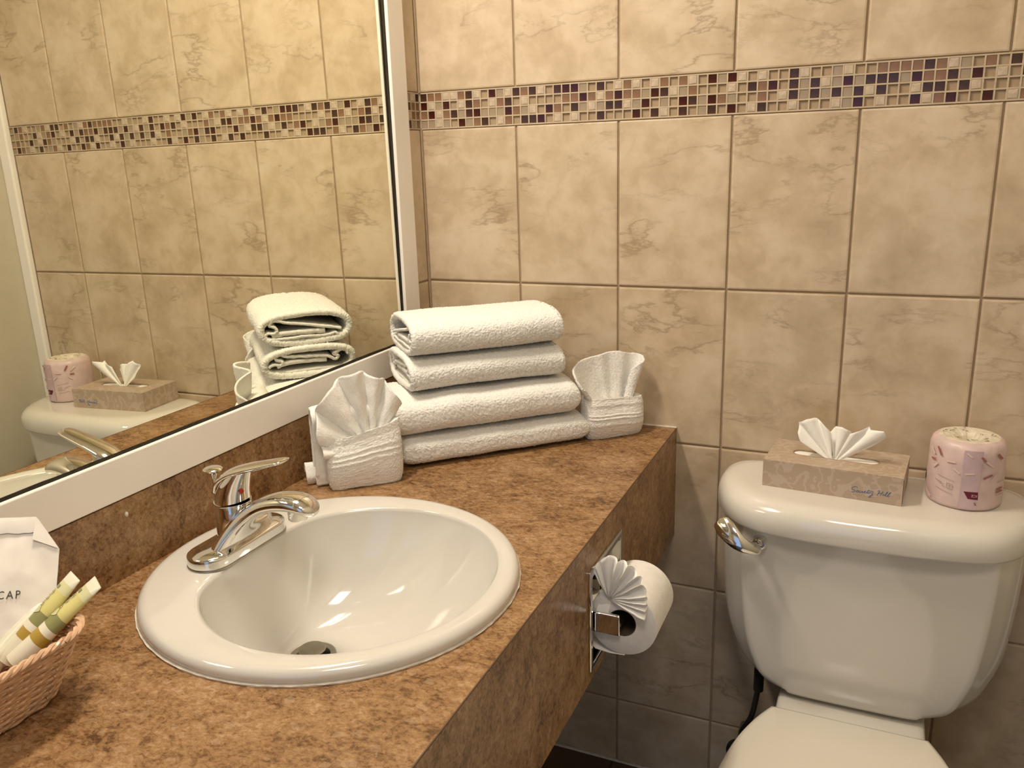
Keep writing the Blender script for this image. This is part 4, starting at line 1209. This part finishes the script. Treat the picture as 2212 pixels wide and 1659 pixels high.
for i in range(nu):
    for j in range(nv): ff.append((i*(nv+1)+j, (i+1)*(nv+1)+j, (i+1)*(nv+1)+j+1, i*(nv+1)+j+1))
nb = len(vf)
for i in range(nu + 1):
    for j in range(nv + 1):
        u = -1 + 2*i/nu; vv = j/nv*topcut(u); p = pk_pt(u, vv); b = .006*(1 - u*u)*math.sin(PI*min(1, vv*1.1)); vf.append(p - Nn*(2*b + .0012))
for i in range(nu):
    for j in range(nv): ff.append((nb + i*(nv+1)+j, nb + i*(nv+1)+j+1, nb + (i+1)*(nv+1)+j+1, nb + (i+1)*(nv+1)+j))
envelope = mesh_obj('paper_envelope', vf, ff, M['paper'], pk, sharp=60)
# folded-over top flap and bent corner
fl = []
for i in range(21):
    u = -1 + 1.62*i/20; t = topcut(u)
    fl.append([pk_pt(u, t*.995, .0012), pk_pt(u, t*.95, .0030 + .001*mnoise.noise(Vector((u*9, 0, 0)))), pk_pt(u, t*(.885 + .012*mnoise.noise(Vector((u*7, 2, 0)))), .0020)])
MB().loft(fl, False, False, closed=False).build('top_flap', M['paper'], pk)
co = MB(); co.add([pk_pt(.62, .995, .0015), pk_pt(1.0, .765, .0015), pk_pt(.60, .835, .004)], [(0, 1, 2)])
o = co.build('bent_corner', M['paper'], pk, smooth=False); s = o.modifiers.new('thick', 'SOLIDIFY'); s.thickness = .0006
me = text_mesh('SHOWER CAP', .0116, M['black_ink'], 1.28, .84)
xs = [v.co.x for v in me.vertices]; x1_ = max(xs)
o = link(bpy.data.objects.new('lettering', me), envelope); o['label'] = 'black capitals reading SHOWER CAP'
for v in me.vertices:
    u = (v.co.x - x1_)/(PW/2) + .50; vv = .435 + v.co.y/PH_
    v.co = pk_pt(u, vv, .0012)

# small wrapped soap at the near side of the basket
so = empty('wrapped_soap', (0.0985, -1.106, 0.838), math.radians(-35))
tag(so, 'small wrapped soap with a crimped white edge at the near side of the basket', 'soap', 'toiletries in the wicker basket')
mb = MB().loft([[(a, b, z) for a, b in rrect(.024*k, .018*k, .006, 4)] for z, k in ((0, .93), (.003, 1), (.010, 1), (.013, .93))])
mb.build('soap_body', M['paper'], so)
mb = MB(); zz = [(-.026 + .052*i/26, .0215 + (.0022 if i % 2 else 0)) for i in range(27)]
mb.loft([[(x, .014, .012) for x, y in zz], [(x, y + .004, .017) for x, y in zz]], False, False, closed=False)
o = mb.build('crimped_edge', M['tissue'], so, smooth=False); s = o.modifiers.new('thick', 'SOLIDIFY'); s.thickness = .0006
MB().box((-.0245, -.006, .0131), (.0245, .004, .0136)).build('gold_stripe', M['gold'], so, smooth=False)
